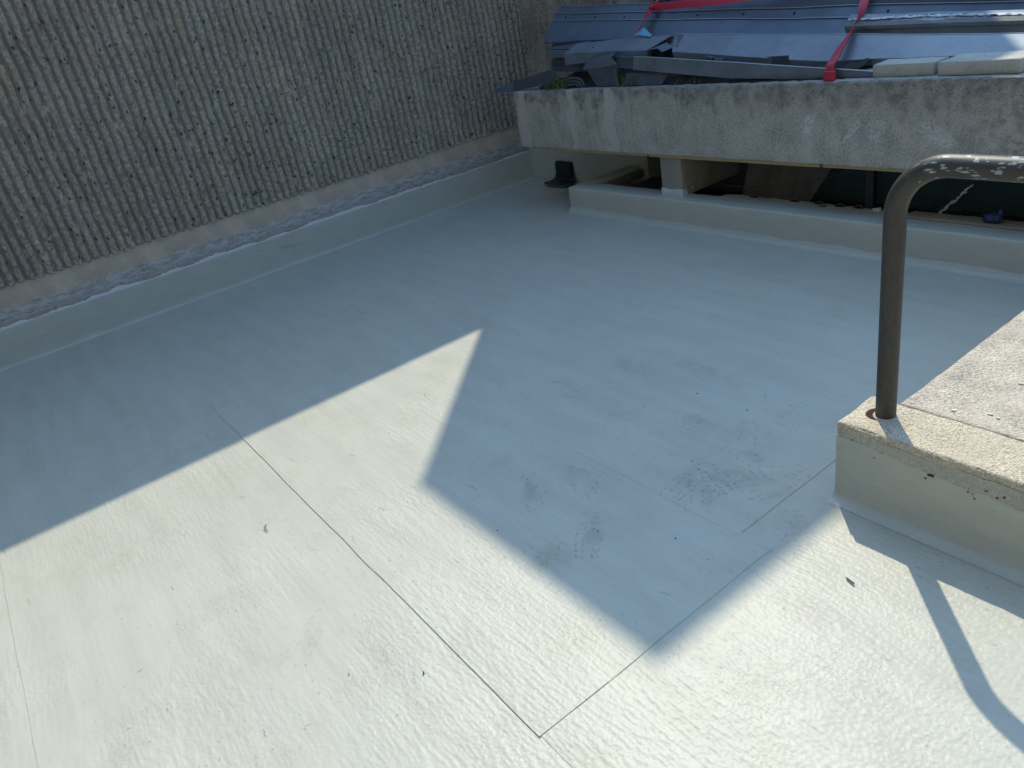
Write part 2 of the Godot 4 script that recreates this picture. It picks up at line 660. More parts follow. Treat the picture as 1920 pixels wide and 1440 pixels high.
# ------------------------------------------------------------------ scene
func _ready() -> void:
	rng.seed = 7
	# camera
	var cam := Camera3D.new()
	cam.name = "camera"
	var right := Vector3(0.592, -0.181, -0.786)
	var back := Vector3(0.759, 0.454, 0.467).normalized()
	right = (right - back * right.dot(back)).normalized()
	cam.transform = Transform3D(Basis(right, back.cross(right), back), Vector3(0, 1.6, 0))
	cam.fov = 53.36
	cam.near = 0.05
	cam.far = 400.0
	add_child(cam)
	cam.current = true
	# sky
	var we := WorldEnvironment.new()
	we.name = "world_environment"
	var env := Environment.new()
	env.background_mode = Environment.BG_SKY
	# clear air: deep blue overhead, paler low down, and the wide bright haze round the sun
	var sun_at := Vector3(-1.0, 0, -0.985).normalized() * cos(deg_to_rad(50.0)) + Vector3.UP * sin(deg_to_rad(50.0))
	var sm := PanoramaSkyMaterial.new()
	sm.panorama = sky_picture(sun_at, Vector3(0.165, 0.37, 0.76), Vector3(0.29, 0.49, 0.79), Vector3(2.6, 3.6, 4.75), 17.0)
	var sky := Sky.new()
	sky.sky_material = sm
	env.sky = sky
	env.tonemap_mode = Environment.TONE_MAPPER_LINEAR
	env.tonemap_exposure = 1.0
	env.sdfgi_enabled = true
	env.ssao_enabled = true
	env.ssil_enabled = true
	we.environment = env
	add_child(we)
	# sun: ahead and to the left, over the wall and the tower
	var sun := DirectionalLight3D.new()
	sun.name = "sun"
	sun.light_color = lin(1.0, 0.90, 0.71)
	sun.light_energy = 1.24
	sun.light_angular_distance = 0.53
	sun.shadow_enabled = true
	var el := deg_to_rad(50.0)
	var hd := Vector3(1.0, 0, 0.985).normalized()
	var dir := Vector3(hd.x * cos(el), -sin(el), hd.z * cos(el))
	sun.transform = Transform3D(Basis.looking_at(dir, Vector3.UP), Vector3(-6, 9, -6))
	add_child(sun)

	make_materials()
	build_ground()
	build_floor()
	build_wall()
	build_tower()
	build_beam()
	build_kerb()
	build_platform()
	build_rail()
	build_stack()
	build_under_beam()
	build_small()

func make_materials() -> void:
	M.floor = floor_material()
	M.beam = beam_material()
	M.band = band_material()
	M.rail = rail_material()
	M.paint = tiled(grit_tile(256, Color(0.49, 0.505, 0.44), 0.05, 0.25, 0.07, 71, 0.12), 0.8, 0.42, 0.10)
	M.paint.metallic_specular = 0.5
	M.paint.uv1_scale = Vector3(1.2, 6.5, 1.2)
	M.paint.heightmap_scale = 0.22
	M.concrete = tiled(grit_tile(512, Color(0.335, 0.29, 0.22), 0.32, 0.35, 0.22, 81, 0.34, 0.4), 0.9, 0.9, 0.45)
	M.sandy = tiled(grit_tile(512, Color(0.54, 0.475, 0.36), 0.48, 0.6, 0.14, 91, 0.22), 0.85, 0.92, 0.45)
	M.slab = tiled(grit_tile(512, Color(0.50, 0.445, 0.36), 0.46, 0.6, 0.30, 101, 0.2), 0.9, 0.92, 0.45)
	M.brown = tiled(grit_tile(256, Color(0.25, 0.235, 0.21), 0.6, 0.5, 0.4, 108, 0.3), 0.5, 0.95, 0.5)
	M.pale = tiled(grit_tile(256, Color(0.30, 0.285, 0.25), 0.1, 0.2, 0.2, 107, 0.2), 1.4, 0.9, 0.1)
	M.pave = tiled(grit_tile(256, Color(0.46, 0.445, 0.385), 0.26, 0.35, 0.14, 111, 0.3), 0.5, 0.9, 0.3)
	M.strip = tiled(grit_tile(256, Color(0.53, 0.45, 0.355), 0.10, 0.2, 0.22, 121, 0.2), 0.6, 0.85, 0.15)
	M.primer = tiled(grit_tile(128, Color(0.62, 0.64, 0.64), 0.10, 0.4, 0.12, 131, 0.2), 0.3, 0.6, 0.3)
	M.metal = metal_material(Color(0.125, 0.16, 0.205), 141)
	M.metal_pale = metal_material(Color(0.19, 0.225, 0.265), 142)
	M.metal_dark = metal_material(Color(0.10, 0.118, 0.14), 143)
	M.wall = StandardMaterial3D.new()
	M.wall.vertex_color_use_as_albedo = true
	M.wall.roughness = 0.93
	M.wall.metallic_specular = 0.25
	M.edge = mat(0.42, 0.47, 0.54, 0.35, 0.6)  # pale tone that paints highlights along the panel folds
	M.soil = mat(0.022, 0.019, 0.014, 0.95)
	M.old = tiled(grit_tile(128, Color(0.15, 0.155, 0.155), 0.3, 0.3, 0.3, 165, 0.2), 0.3, 0.7, 0.1)
	M.red = mat(0.50, 0.025, 0.055, 0.65)
	M.red.rim_enabled = true
	M.red.rim = 0.3
	M.black = mat(0.012, 0.012, 0.014, 0.5)
	M.rubber = mat(0.02, 0.022, 0.026, 0.38)
	M.dusty = mat(0.10, 0.105, 0.115, 0.6)
	M.ochre = mat(0.42, 0.32, 0.16, 0.7)
	M.rust = tiled(grit_tile(128, Color(0.055, 0.03, 0.017), 0.5, 0.4, 0.4, 151, 0.2), 0.08, 0.9, 0.3)
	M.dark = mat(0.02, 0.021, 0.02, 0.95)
	M.teal = mat(0.03, 0.115, 0.145, 0.5)
	M.wire = mat(0.16, 0.17, 0.16, 0.5, 0.5)
	M.board = tiled(grit_tile(128, Color(0.33, 0.27, 0.2), 0.2, 0.3, 0.25, 161, 0.2), 0.4, 0.8, 0.1)
	M.white = mat(0.62, 0.63, 0.62, 0.7)
	M.blue = mat(0.025, 0.032, 0.10, 0.5)
	M.pale_blue = mat(0.16, 0.36, 0.50, 0.35)
	M.grass = mat(0.075, 0.125, 0.03, 0.7)
	M.straw = mat(0.33, 0.28, 0.13, 0.8)

func metal_material(c: Color, sd: int) -> StandardMaterial3D:
	var m := tiled(grit_tile(256, c, 0.10, 0.12, 0.22, sd, 0.05), 0.7, 0.52, 0.05)
	m.metallic = 0.4
	m.metallic_specular = 0.5
	return m

# ------------------------------------------------------------------ ground and floor
func build_ground() -> void:
	struct("ground", box_mesh(Vector3(-150, -6.5, -150), Vector3(150, -6.0, 150)), mat(0.12, 0.12, 0.115, 0.95))
	# the building that carries the terrace
	var b := thing("building_block", "concrete building block carrying the coated roof terrace", "building")
	put("core", box_mesh(Vector3(-9.0, -5.99, -9.0), Vector3(5.0, -0.05, 6.0)), M.concrete, b)
	# unseen house added behind the viewer to block low sky and bounce sunlight
	var h := thing("added_house", "unseen pale concrete house added behind the viewer to shape the light", "building", Vector3(-0.9, 0, 3.0))
	put("rear_wall", box_mesh(Vector3(-4.88, -0.04, 0.0), Vector3(4.4, 8.0, 0.3)), M.pale, h)
	put("side_wall", box_mesh(Vector3(4.1, -0.04, -5.2), Vector3(4.4, 8.0, -0.002)), M.pale, h)
	put("coping", box_mesh(Vector3(-4.88, 8.002, -0.04), Vector3(4.45, 8.10, 0.34)), M.concrete, h)
	put("door", box_mesh(Vector3(0.9, 0.02, -0.04), Vector3(1.85, 2.1, -0.002)), M.metal_dark, h)

func floor_sheet(x0: float, x1: float, z0: float, z1: float, y: float, sd: int, edges: Array) -> ArrayMesh:
	# edges: which of [x0, x1, z0, z1] show a cut edge with a drop
	var nz := noise(2.0, sd, 2)
	var nx := clampi(int((x1 - x0) / 0.06), 8, 130)
	var nn := clampi(int((z1 - z0) / 0.06), 8, 130)
	var put_at := func(i: int, j: int) -> Vector3:
		var u := clampf((i - 1) / float(nx - 2), 0.0, 1.0)
		var v := clampf((j - 1) / float(nn - 2), 0.0, 1.0)
		var p := Vector3(lerpf(x0, x1, u), y, lerpf(z0, z1, v))
		if sd == 3 or sd == 5:
			p.y = lerpf(0.0036 if sd == 3 else 0.0042, y, smoothstep(-4.4, -3.3, p.x))
		var w := 0.004 * nz.get_noise_2d(p.x * 1.5, p.z * 1.5)
		if u == 1.0 and edges[1]: p.x += w
		if u == 0.0 and edges[0]: p.x += w
		if v == 0.0 and edges[2]: p.z += w
		if v == 1.0 and edges[3]: p.z += w
		if i == 0 or i == nx or j == 0 or j == nn:
			p += Vector3(0.0025 if i == nx else 0.0, -0.010, 0.0025 if j == nn else 0.0)
		return p
	var m := grid(nx + 1, nn + 1, put_at, Vector3.UP)
	# UV over the shared texture
	var arr := m.surface_get_arrays(0)
	var v: PackedVector3Array = arr[Mesh.ARRAY_VERTEX]
	var uv := PackedVector2Array()
	var nr: PackedVector3Array = arr[Mesh.ARRAY_NORMAL]
	for k in v.size():
		uv.append(Vector2((v[k].x - FX0) / (FX1 - FX0), (v[k].z - FZ0) / (FZ1 - FZ0)))
		if v[k].y > -0.002:
			nr[k] = Vector3.UP
	arr[Mesh.ARRAY_TEX_UV] = uv
	arr[Mesh.ARRAY_NORMAL] = nr
	var m2 := ArrayMesh.new()
	m2.add_surface_from_arrays(Mesh.PRIMITIVE_TRIANGLES, arr)
	return m2

func build_floor() -> void:
	var f := Node3D.new()
	f.name = "floor"
	add_child(f)
	f.set_meta("kind", "structure")
	f.set_meta("label", "roof terrace floor of lapped sheets under grey-green paint")
	# strips of roofing felt, each lapped over the one nearer the camera
	put("membrane_sheet", floor_sheet(-5.83, 4.0, 0.445, 5.0, 0.0, 1, [false, false, false, false]), M.floor, f)
	put("membrane_sheet", floor_sheet(-5.83, 4.0, -0.585, 0.46, 0.003, 2, [false, false, false, true]), M.floor, f)
	put("membrane_sheet", floor_sheet(-5.83, -1.13, -1.465, -0.568, 0.0070, 3, [false, true, false, true]), M.floor, f)
	put("membrane_sheet", floor_sheet(-5.83, -1.243, -4.30, -1.45, 0.0078, 5, [false, true, false, true]), M.floor, f)
	put("membrane_sheet", floor_sheet(-1.26, 4.0, -3.66, -0.574, 0.0045, 6, [false, false, false, true]), M.floor, f)
	# the foot of the kerb's coating, turned out on to the floor
	put("apron_strip", floor_sheet(-4.56, 4.0, -3.65, -3.455, 0.0112, 7, [false, false, false, true]), M.floor, f)

# ------------------------------------------------------------------ the ribbed wall
const PITCH := 0.0585
var rib_wander: FastNoiseLite
var rib_break: FastNoiseLite
var rib_grain: FastNoiseLite
var rib_patch: FastNoiseLite

func rib(z: float, y: float) -> Vector2:
	# (depth of relief, share of crest) at a place on the wall
	var ph := z / PITCH + 0.13 * rib_wander.get_noise_2d(z * 3.0, y * 4.0)
	var t := ph - floorf(ph)
	var br := rib_break.get_noise_2d(z, y)
	var crest := smoothstep(0.04 + 0.05 * br, 0.15 + 0.07 * br, t) * (1.0 - smoothstep(0.60 + 0.10 * br, 0.97, t))
	var g := rib_grain.get_noise_2d(z, y)
	var d := 0.036 * crest * (0.84 + 0.26 * br) + crest * 0.0050 * g + 0.0010 * g
	# places where the rib was knocked flat and filled
	var flat := smoothstep(0.52, 0.66, rib_patch.get_noise_2d(z * 14.0, y * 4.5))
	return Vector2(lerpf(d, 0.012 + 0.001 * g, flat), crest * (1.0 - flat) - flat)

func build_wall() -> void:
	rib_wander = noise(1.0, 201, 2)
	rib_break = noise(34.0, 202, 2)
	rib_grain = noise(95.0, 203, 2)
	rib_patch = noise(1.0, 204, 2)
	var tone := noise(1.4, 205, 3)
	var hue := noise(5.0, 206, 2)
	var cell := noise(95.0, 207, 1, FastNoiseLite.TYPE_CELLULAR)
	cell.cellular_return_type = FastNoiseLite.RETURN_CELL_VALUE
	var runs := noise(1.0, 208, 3)
	var w := thing("concrete_wall", "tall grey ribbed concrete wall along the left side of the terrace", "wall", Vector3(-5.845, 0, 0))
	var z0 := -4.418
	var z1 := 0.62
	var y0 := 0.502
	var y1 := 2.42
	var nu := 1015
	var nv := 275
	var crest := PackedFloat32Array()
	crest.resize(nu * nv)
	var f := func(i: int, j: int) -> Vector3:
		var z := lerpf(z0, z1, float(i) / (nu - 1))
		var y := lerpf(y0, y1, float(j) / (nv - 1))
		# the lower edge of the ribs is broken
		if j == 0:
			y += 0.012 * rib_break.get_noise_2d(z * 0.5, 3.0)
		var d := rib(z, y)
		crest[j * nu + i] = d.y
		return Vector3(d.x, y, z)
	var col := func(i: int, j: int, p: Vector3) -> Color:
		var k := crest[j * nu + i]
		var c := cell.get_noise_2d(p.z, p.y * 0.62)
		var s := 1.0 + 0.13 * tone.get_noise_2d(p.z, p.y) + 0.17 * runs.get_noise_2d(p.z * 4.0, p.y * 0.7)
		var base := Vector3(0.385, 0.345, 0.28)
		if k > 0.35:
			# broken crest: stones of the aggregate
			if c > 0.88:
				base = Vector3(0.46, 0.43, 0.38)
			elif c < -0.97:
				base = Vector3(0.075, 0.072, 0.068)
			elif c < -0.6:
				base *= 0.80
			else:
				base *= 1.02 + 0.16 * c
		elif k < -0.2:
			base = Vector3(0.47, 0.42, 0.35) * (1.0 + 0.06 * c)
		else:
			base *= 0.93 + 0.05 * c
			if c < -0.97:
				base *= 0.4
		var h := hue.get_noise_2d(p.z, p.y * 0.4)
		base *= Vector3(1.0 + 0.05 * h, 1.0 + 0.02 * h * h, 1.0 - 0.06 * h)
		base *= s
		return Color(base.x, base.y, base.z)
	put("ribbed_face", grid(nu, nv, f, Vector3.RIGHT, col), M.wall, w)
	# above and beyond: the same ribs, coarser
	var coarse := func(za: float, zb: float, ya: float, yb: float, n1: int, n2: int) -> ArrayMesh:
		var ff := func(i: int, j: int) -> Vector3:
			var z := lerpf(za, zb, float(i) / (n1 - 1))
			var y := lerpf(ya, yb, float(j) / (n2 - 1))
			return Vector3(rib(z, y).x, y, z)
		var cc := func(_i: int, _j: int, p: Vector3) -> Color:
			var s := 0.94 + 0.22 * tone.get_noise_2d(p.z, p.y) + 0.16 * runs.get_noise_2d(p.z * 7.0, p.y * 0.8)
			return Color(0.375 * s, 0.34 * s, 0.29 * s)
		return grid(n1, n2, ff, Vector3.RIGHT, cc)
	put("ribbed_face", coarse.call(z0, z1, y1, 4.15, 540, 40), M.wall, w)
	put("ribbed_face", coarse.call(z1, 5.0, y0, 4.15, 480, 80), M.wall, w)
	put("core", box_mesh(Vector3(-0.35, 0.0, -4.448), Vector3(-0.002, 4.17, 5.0)), M.concrete, w)
	put("coping", box_mesh(Vector3(-0.36, 4.17, -4.446), Vector3(0.016, 4.19, 5.0)), M.concrete, w)
	# smooth strip under the ribs
	var wob := noise(6.0, 211, 2)
	var strip := func(i: int, j: int) -> Vector3:
		var z := lerpf(z0, 5.0, i / 299.0)
		var y: float = [0.30, 0.40, 0.49, 0.504, 0.506][j]
		if j >= 2:
			y += 0.006 * wob.get_noise_2d(z, 0.0)
		var x: float = [0.014, 0.0135, 0.013, 0.008, -0.004][j] + 0.0015 * wob.get_noise_2d(z * 2.0, y * 4.0)
		return Vector3(x, y, z)
	put("base_strip", grid(300, 5, strip, Vector3(1, 0.3, 0)), M.strip, w)
	var jag := noise(9.0, 212, 3)
	var band := func(i: int, j: int) -> Vector3:
		var z := lerpf(-4.29, 1.2, i / 599.0)
		var y := lerpf(0.235, 0.37 + 0.014 * jag.get_noise_2d(z, 1.0), j / 7.0)
		return Vector3(0.0175 + 0.0015 * jag.get_noise_2d(z * 2.0, y * 5.0) - (0.003 if j == 7 else 0.0), y, z)
	put("scraped_band", grid(600, 8, band, Vector3.RIGHT), M.band, w)
	# white primer showing along the top of the coating
	var prim := func(i: int, j: int) -> Vector3:
		var z := lerpf(-4.29, 5.0, i / 899.0)
		var hgt := 0.013 + 0.024 * jag.get_noise_2d(z * 0.35, 7.0) + 0.008 * jag.get_noise_2d(z * 3.0, 9.0) - 0.013 * smoothstep(-2.6, -3.6, z)
		var y := lerpf(0.238, 0.252 + maxf(hgt, 0.005), j / 3.0)
		return Vector3([0.0235, 0.0235, 0.0225, 0.0165][j], y, z)
	put("primer_line", grid(900, 4, prim, Vector3.RIGHT), M.primer, w)
	# painted upstand with its foot rounded into the floor
	var ups := func(i: int, j: int) -> Vector3:
		var z := lerpf(-4.29, 5.0, i / 449.0)
		var prof := [Vector2(0.048, 0.0087), Vector2(0.036, 0.0115), Vector2(0.0305, 0.021), Vector2(0.029, 0.05), Vector2(0.028, 0.11), Vector2(0.028, 0.17), Vector2(0.027, 0.22), Vector2(0.0275, 0.246), Vector2(0.026, 0.252), Vector2(0.015, 0.253)]
		var p: Vector2 = prof[j]
		var nn := wob.get_noise_2d(z * 0.8, p.y * 5.0)
		var y := p.y + (0.004 * jag.get_noise_2d(z * 0.7, 3.0) if j >= 6 else 0.0)
		if j < 2:
			y += (0.0 if z > 0.46 else 0.003 if z > -0.57 else 0.0036 if z > -1.45 else 0.0042) - 0.0085 + (0.0004 if j == 0 else 0.0)
		return Vector3(p.x + (0.0035 * nn if j > 1 else 0.012 * nn if j == 0 else 0.004 * nn), y, z)
	for c in [[-0.72, 0.055, -1.02, 0.125], [-1.62, 0.19, -1.95, 0.15], [-2.9, 0.06, -3.15, 0.10], [0.1, 0.12, -0.2, 0.16]]:
		var cp := PackedVector3Array()
		for i in 13:
			var t := i / 12.0
			cp.append(Vector3(0.0272 + 0.0012 * sin(PI * t) + 0.002 * wob.get_noise_2d(lerpf(c[0], c[2], t) * 0.8, 0.5), lerpf(c[1], c[3], t) + 0.008 * jag.get_noise_2d(c[0] + t * 0.3, 2.0), lerpf(c[0], c[2], t)))
		put("crease", tube_mesh(cp, 0.0026, 6), M.paint, w)
	put("upstand", grid(450, 10, ups, Vector3(1, 0.4, 0)), M.paint, w)

# ------------------------------------------------------------------ the tower that throws the big shadow
func build_tower() -> void:
	var t := thing("concrete_tower", "taller plain concrete block at the far end of the ribbed wall", "tower", Vector3(-5.86, 0, -4.425))
	var grain := noise(70.0, 221, 2)
	var big := noise(2.5, 222, 3)
	var cell := noise(85.0, 223, 1, FastNoiseLite.TYPE_CELLULAR)
	cell.cellular_return_type = FastNoiseLite.RETURN_CELL_VALUE
	var runs := noise(1.0, 224, 3)
	var f := func(i: int, j: int) -> Vector3:
		var x := lerpf(0.0, 1.235, i / 210.0)
		var y := lerpf(0.30, 2.3, j / 330.0)
		return Vector3(x, y, 0.012 + 0.0035 * grain.get_noise_2d(x, y) + 0.003 * big.get_noise_2d(x * 3.0, y * 3.0))
	var col := func(_i: int, _j: int, p: Vector3) -> Color:
		var c := cell.get_noise_2d(p.x, p.y)
		var s := 1.0 + 0.25 * big.get_noise_2d(p.x, p.y) + 0.22 * runs.get_noise_2d(p.x * 9.0, p.y * 0.9)
		var b := Vector3(0.35, 0.315, 0.26)
		if c > 0.92:
			b = Vector3(0.38, 0.36, 0.33)
		elif c < -0.965:
			b = Vector3(0.07, 0.066, 0.06)
		else:
			b *= 1.0 + 0.25 * c
		b *= s
		return Color(b.x, b.y, b.z)
	put("front_face", grid(211, 331, f, Vector3.BACK, col), M.wall, t)
	put("core", box_mesh(Vector3(0.0, 0.0, -2.6), Vector3(1.235, 5.94, 0.008)), M.concrete, t)

# ------------------------------------------------------------------ beam and what carries it
func build_beam() -> void:
	var b := thing("concrete_beam", "weathered concrete beam with pale smears, carrying the stacked metal panels", "beam", Vector3.ZERO)
	put("beam_body", rough_block(Vector3(-5.11, 0.468, -4.26), Vector3(3.5, 0.888, -3.68), 0.010, 0.05, 0.004, 301, 0.014, Vector2(BX0, BX1), Vector2(0.44, 1.367)), M.beam, b)
	put("rear_slab", box_mesh(Vector3(-4.58, 0.62, -7.5), Vector3(3.5, 0.880, -4.262)), M.concrete, b)
	# ochre packing showing under the beam in three lengths
	for s in [[-4.98, -3.735, 0.452], [-3.722, -2.46, 0.450], [-2.44, 3.4, 0.452]]:
		put("packing_strip", rough_block(Vector3(s[0], s[2], -4.2), Vector3(s[1], 0.4685, -3.692), 0.002, 0.08, 0.0015, int(s[0] * 100) + 900), M.ochre, b)
	var p := thing("concrete_pier", "short pale concrete pier standing on the kerb under the beam", "pier", Vector3(-3.56, 0.19, -3.72))
	put("shaft", rough_block(Vector3(-0.092, 0.0, -0.58), Vector3(0.085, 0.262, 0.0), 0.006, 0.03, 0.003, 311, 0.008), M.concrete, p)
	put("painted_foot", rough_block(Vector3(-0.098, 0.003, -0.10), Vector3(0.0855, 0.05, 0.004), 0.003, 0.02, 0.003, 312, 0.003), M.primer, p)
	put("painted_face", rough_block(Vector3(-0.086, 0.045, -0.01), Vector3(0.079, 0.258, 0.0028), 0.001, 0.03, 0.001, 313), M.pale, p)

func build_kerb() -> void:
	# painted rear wall under the tower
	var r := thing("painted_wall", "low grey-green painted wall under the left end of the beam", "wall", Vector3(-5.83, 0, -4.285))
	put("coating", rough_block(Vector3(0.0, 0.0, -0.2), Vector3(1.5, 0.50, 0.012), 0.01, 0.06, 0.006, 321), M.paint, r)
	var k := thing("coated_kerb", "long low kerb in grey-green paint running below the beam", "kerb", Vector3(-4.55, 0, -3.64))
	put("kerb_body", rough_block(Vector3(0.0, -0.02, -0.165), Vector3(8.0, 0.196, 0.0), 0.012, 0.07, 0.006, 322), M.paint, k)
	put("return_kerb", rough_block(Vector3(0.003, -0.02, -0.66), Vector3(0.15, 0.192, -0.150), 0.012, 0.05, 0.005, 323), M.paint, k)
	var wob := noise(5.0, 324, 2)
	var cove := func(i: int, j: int) -> Vector3:
		var x := lerpf(0.0, 8.0, i / 199.0)
		var p: Vector2 = [Vector2(0.045, 0.0115), Vector2(0.022, 0.0150), Vector2(0.008, 0.03), Vector2(-0.004, 0.055)][j]
		return Vector3(x, p.y, p.x + 0.006 * wob.get_noise_2d(x, j) * (1.0 if j < 2 else 0.3))
	put("cove", grid(200, 4, cove, Vector3(0, 1, 1)), M.paint, k)
	put("gritty_ledge", rough_block(Vector3(1.30, 0.0, -0.245), Vector3(8.0, 0.187, -0.164), 0.006, 0.05, 0.007, 325, 0.006), M.strip, k)

# ------------------------------------------------------------------ platform at the right
func build_platform() -> void:
	var p := thing("concrete_platform", "raised sandy concrete platform with a coated front at the right", "platform", Vector3(-1.14, 0, -1.80))
	put("edge_kerb", rough_block(Vector3(0.0, -0.02, -0.190), Vector3(4.5, 0.279, 0.0), 0.009, 0.02, 0.0035, 331, 0.016), M.sandy, p)
	put("paving_slab", rough_block(Vector3(0.088, -0.02, -1.80), Vector3(4.5, 0.2765, -0.1925), 0.007, 0.04, 0.003, 332, 0.010), M.slab, p)
	var jag := noise(8.0, 333, 3)
	var wob := noise(5.0, 334, 2)
	var coat := func(i: int, j: int) -> Vector3:
		var x := lerpf(0.003, 4.5, i / 399.0)
		var top := 0.232 - 0.03 * smoothstep(0.0, 0.5, x) + 0.010 * jag.get_noise_2d(x, 0.0)
		var prof := [Vector2(0.050, 0.0058), Vector2(0.024, 0.0105), Vector2(0.011, 0.024), Vector2(0.007, 0.06), Vector2(0.006, 0.12), Vector2(0.006, 0.17), Vector2(0.0055, 0.0), Vector2(0.001, 0.0)]
		var q: Vector2 = prof[j]
		var y := q.y if j < 6 else top + (0.001 if j == 7 else 0.0)
		return Vector3(x, y, q.x + 0.0025 * wob.get_noise_2d(x, y * 4.0))
	put("coating", grid(400, 8, coat, Vector3(0, 0.3, 1)), M.paint, p)
	# the coating scraped grey over the top of the face
	var scr := func(i: int, j: int) -> Vector3:
		var x := lerpf(0.02, 4.5, i / 399.0)
		var y := lerpf(0.19, 0.255 + 0.006 * jag.get_noise_2d(x * 1.5, 4.0), j / 4.0)
		return Vector3(x, y, 0.0042 + 0.0012 * wob.get_noise_2d(x * 3.0, y * 9.0) - (0.003 if j == 4 else 0.0))
	put("scraped_band", grid(400, 5, scr, Vector3.BACK), M.pave, p)
	# rusted ring and bits of grout where the post goes in
	var ring := CylinderMesh.new()
	ring.top_radius = 0.036
	ring.bottom_radius = 0.038
	ring.height = 0.006
	ring.radial_segments = 28
	put("rust_ring", ring, M.rust, p, Vector3(0.076, 0.278, -0.098))
	var chips := [[0.225, -0.235, 0.007], [0.31, -0.27, 0.008], [0.335, -0.262, 0.006], [0.30, -0.48, 0.008]]
	for c in chips:
		if c[2] > 0.0:
			put("grout_flake", flake(c[2], 0.0015, int(c[2] * 9999)), M.primer, p, Vector3(c[0], 0.279, c[1]))
	# pits knocked out of the front face
	for k in 15:
		var x := rng.randf_range(0.03, 0.85)
		var y := rng.randf_range(0.185, 0.25)
		put("pit", flake(rng.randf_range(0.002, 0.006), 0.0008, 400 + k, true), M.dusty if k % 3 else M.black, p, Vector3(x, y, 0.0065))

func flake(r: float, t: float, sd: int, upright := false) -> ArrayMesh:
	var g := RandomNumberGenerator.new()
	g.seed = sd
	var st := new_st()
	var n := 8
	var top := []
	for k in n:
		var a := TAU * k / n
		var rr := r * g.randf_range(0.55, 1.15)
		var lift := t * g.randf_range(0.6, 1.4)
		top.append(Vector3(cos(a) * rr, lift, sin(a) * rr * 0.65) if not upright else Vector3(cos(a) * rr, sin(a) * rr * 0.7, lift))
	var out := Vector3.UP if not upright else Vector3.BACK
	for k in n:
		var a: Vector3 = top[k]
		var b: Vector3 = top[(k + 1) % n]
		var tri := [out * t, a, b]
		if (a - tri[0]).cross(b - tri[0]).dot(out) > 0:
			tri = [out * t, b, a]
		for p in tri:
			st.add_vertex(p)
		quad(st, a, b, b - out * (b.dot(out) + 0.002), a - out * (a.dot(out) + 0.002))
	return done(st)

func build_rail() -> void:
	var r := thing("handrail", "bent brown tubular handrail with flaking paint, standing in the platform edge", "handrail", Vector3(-1.045, 0.27, -1.902))
	var pts := PackedVector3Array()
	var top := 0.762
	var rad := 0.135
	for k in 8:
		pts.append(Vector3(0, (top - rad) * k / 7.0, 0))
	for k in range(1, 17):
		var a := PI / 2 * k / 16.0
		pts.append(Vector3(rad - rad * cos(a), top - rad + rad * sin(a), 0))
	for k in range(1, 8):
		pts.append(Vector3(rad + 1.75 * k / 7.0, top, 0))
	for k in range(1, 17):
		var a := PI / 2 * k / 16.0
		pts.append(Vector3(rad + 1.75 + rad * sin(a), top - rad + rad * cos(a), 0))
	for k in range(1, 8):
		pts.append(Vector3(2 * rad + 1.75, (top - rad) * (1.0 - k / 7.0), 0))
	put("tube", tube_mesh(pts, 0.0285, 28), M.rail, r)
	var gn := noise(40.0, 335, 2)
	var gf := func(i: int, j: int) -> Vector3:
		var a := TAU * i / 32.0
		var rr: float = [0.0282, 0.0300, 0.0345, 0.0365][j] + (0.0022 * gn.get_noise_2d(cos(a), sin(a)) if j > 0 else 0.0)
		return Vector3(cos(a) * rr, [0.0150, 0.0145, 0.0115, 0.0085][j], sin(a) * rr)
	put("grout_collar", grid(33, 4, gf, Vector3.UP), M.pave, r)

# ------------------------------------------------------------------ the stack of metal panels
const V := Vector3.ZERO
func raised(row: Array, by: Vector3) -> Array:
	return row.map(func(p): return p + by)

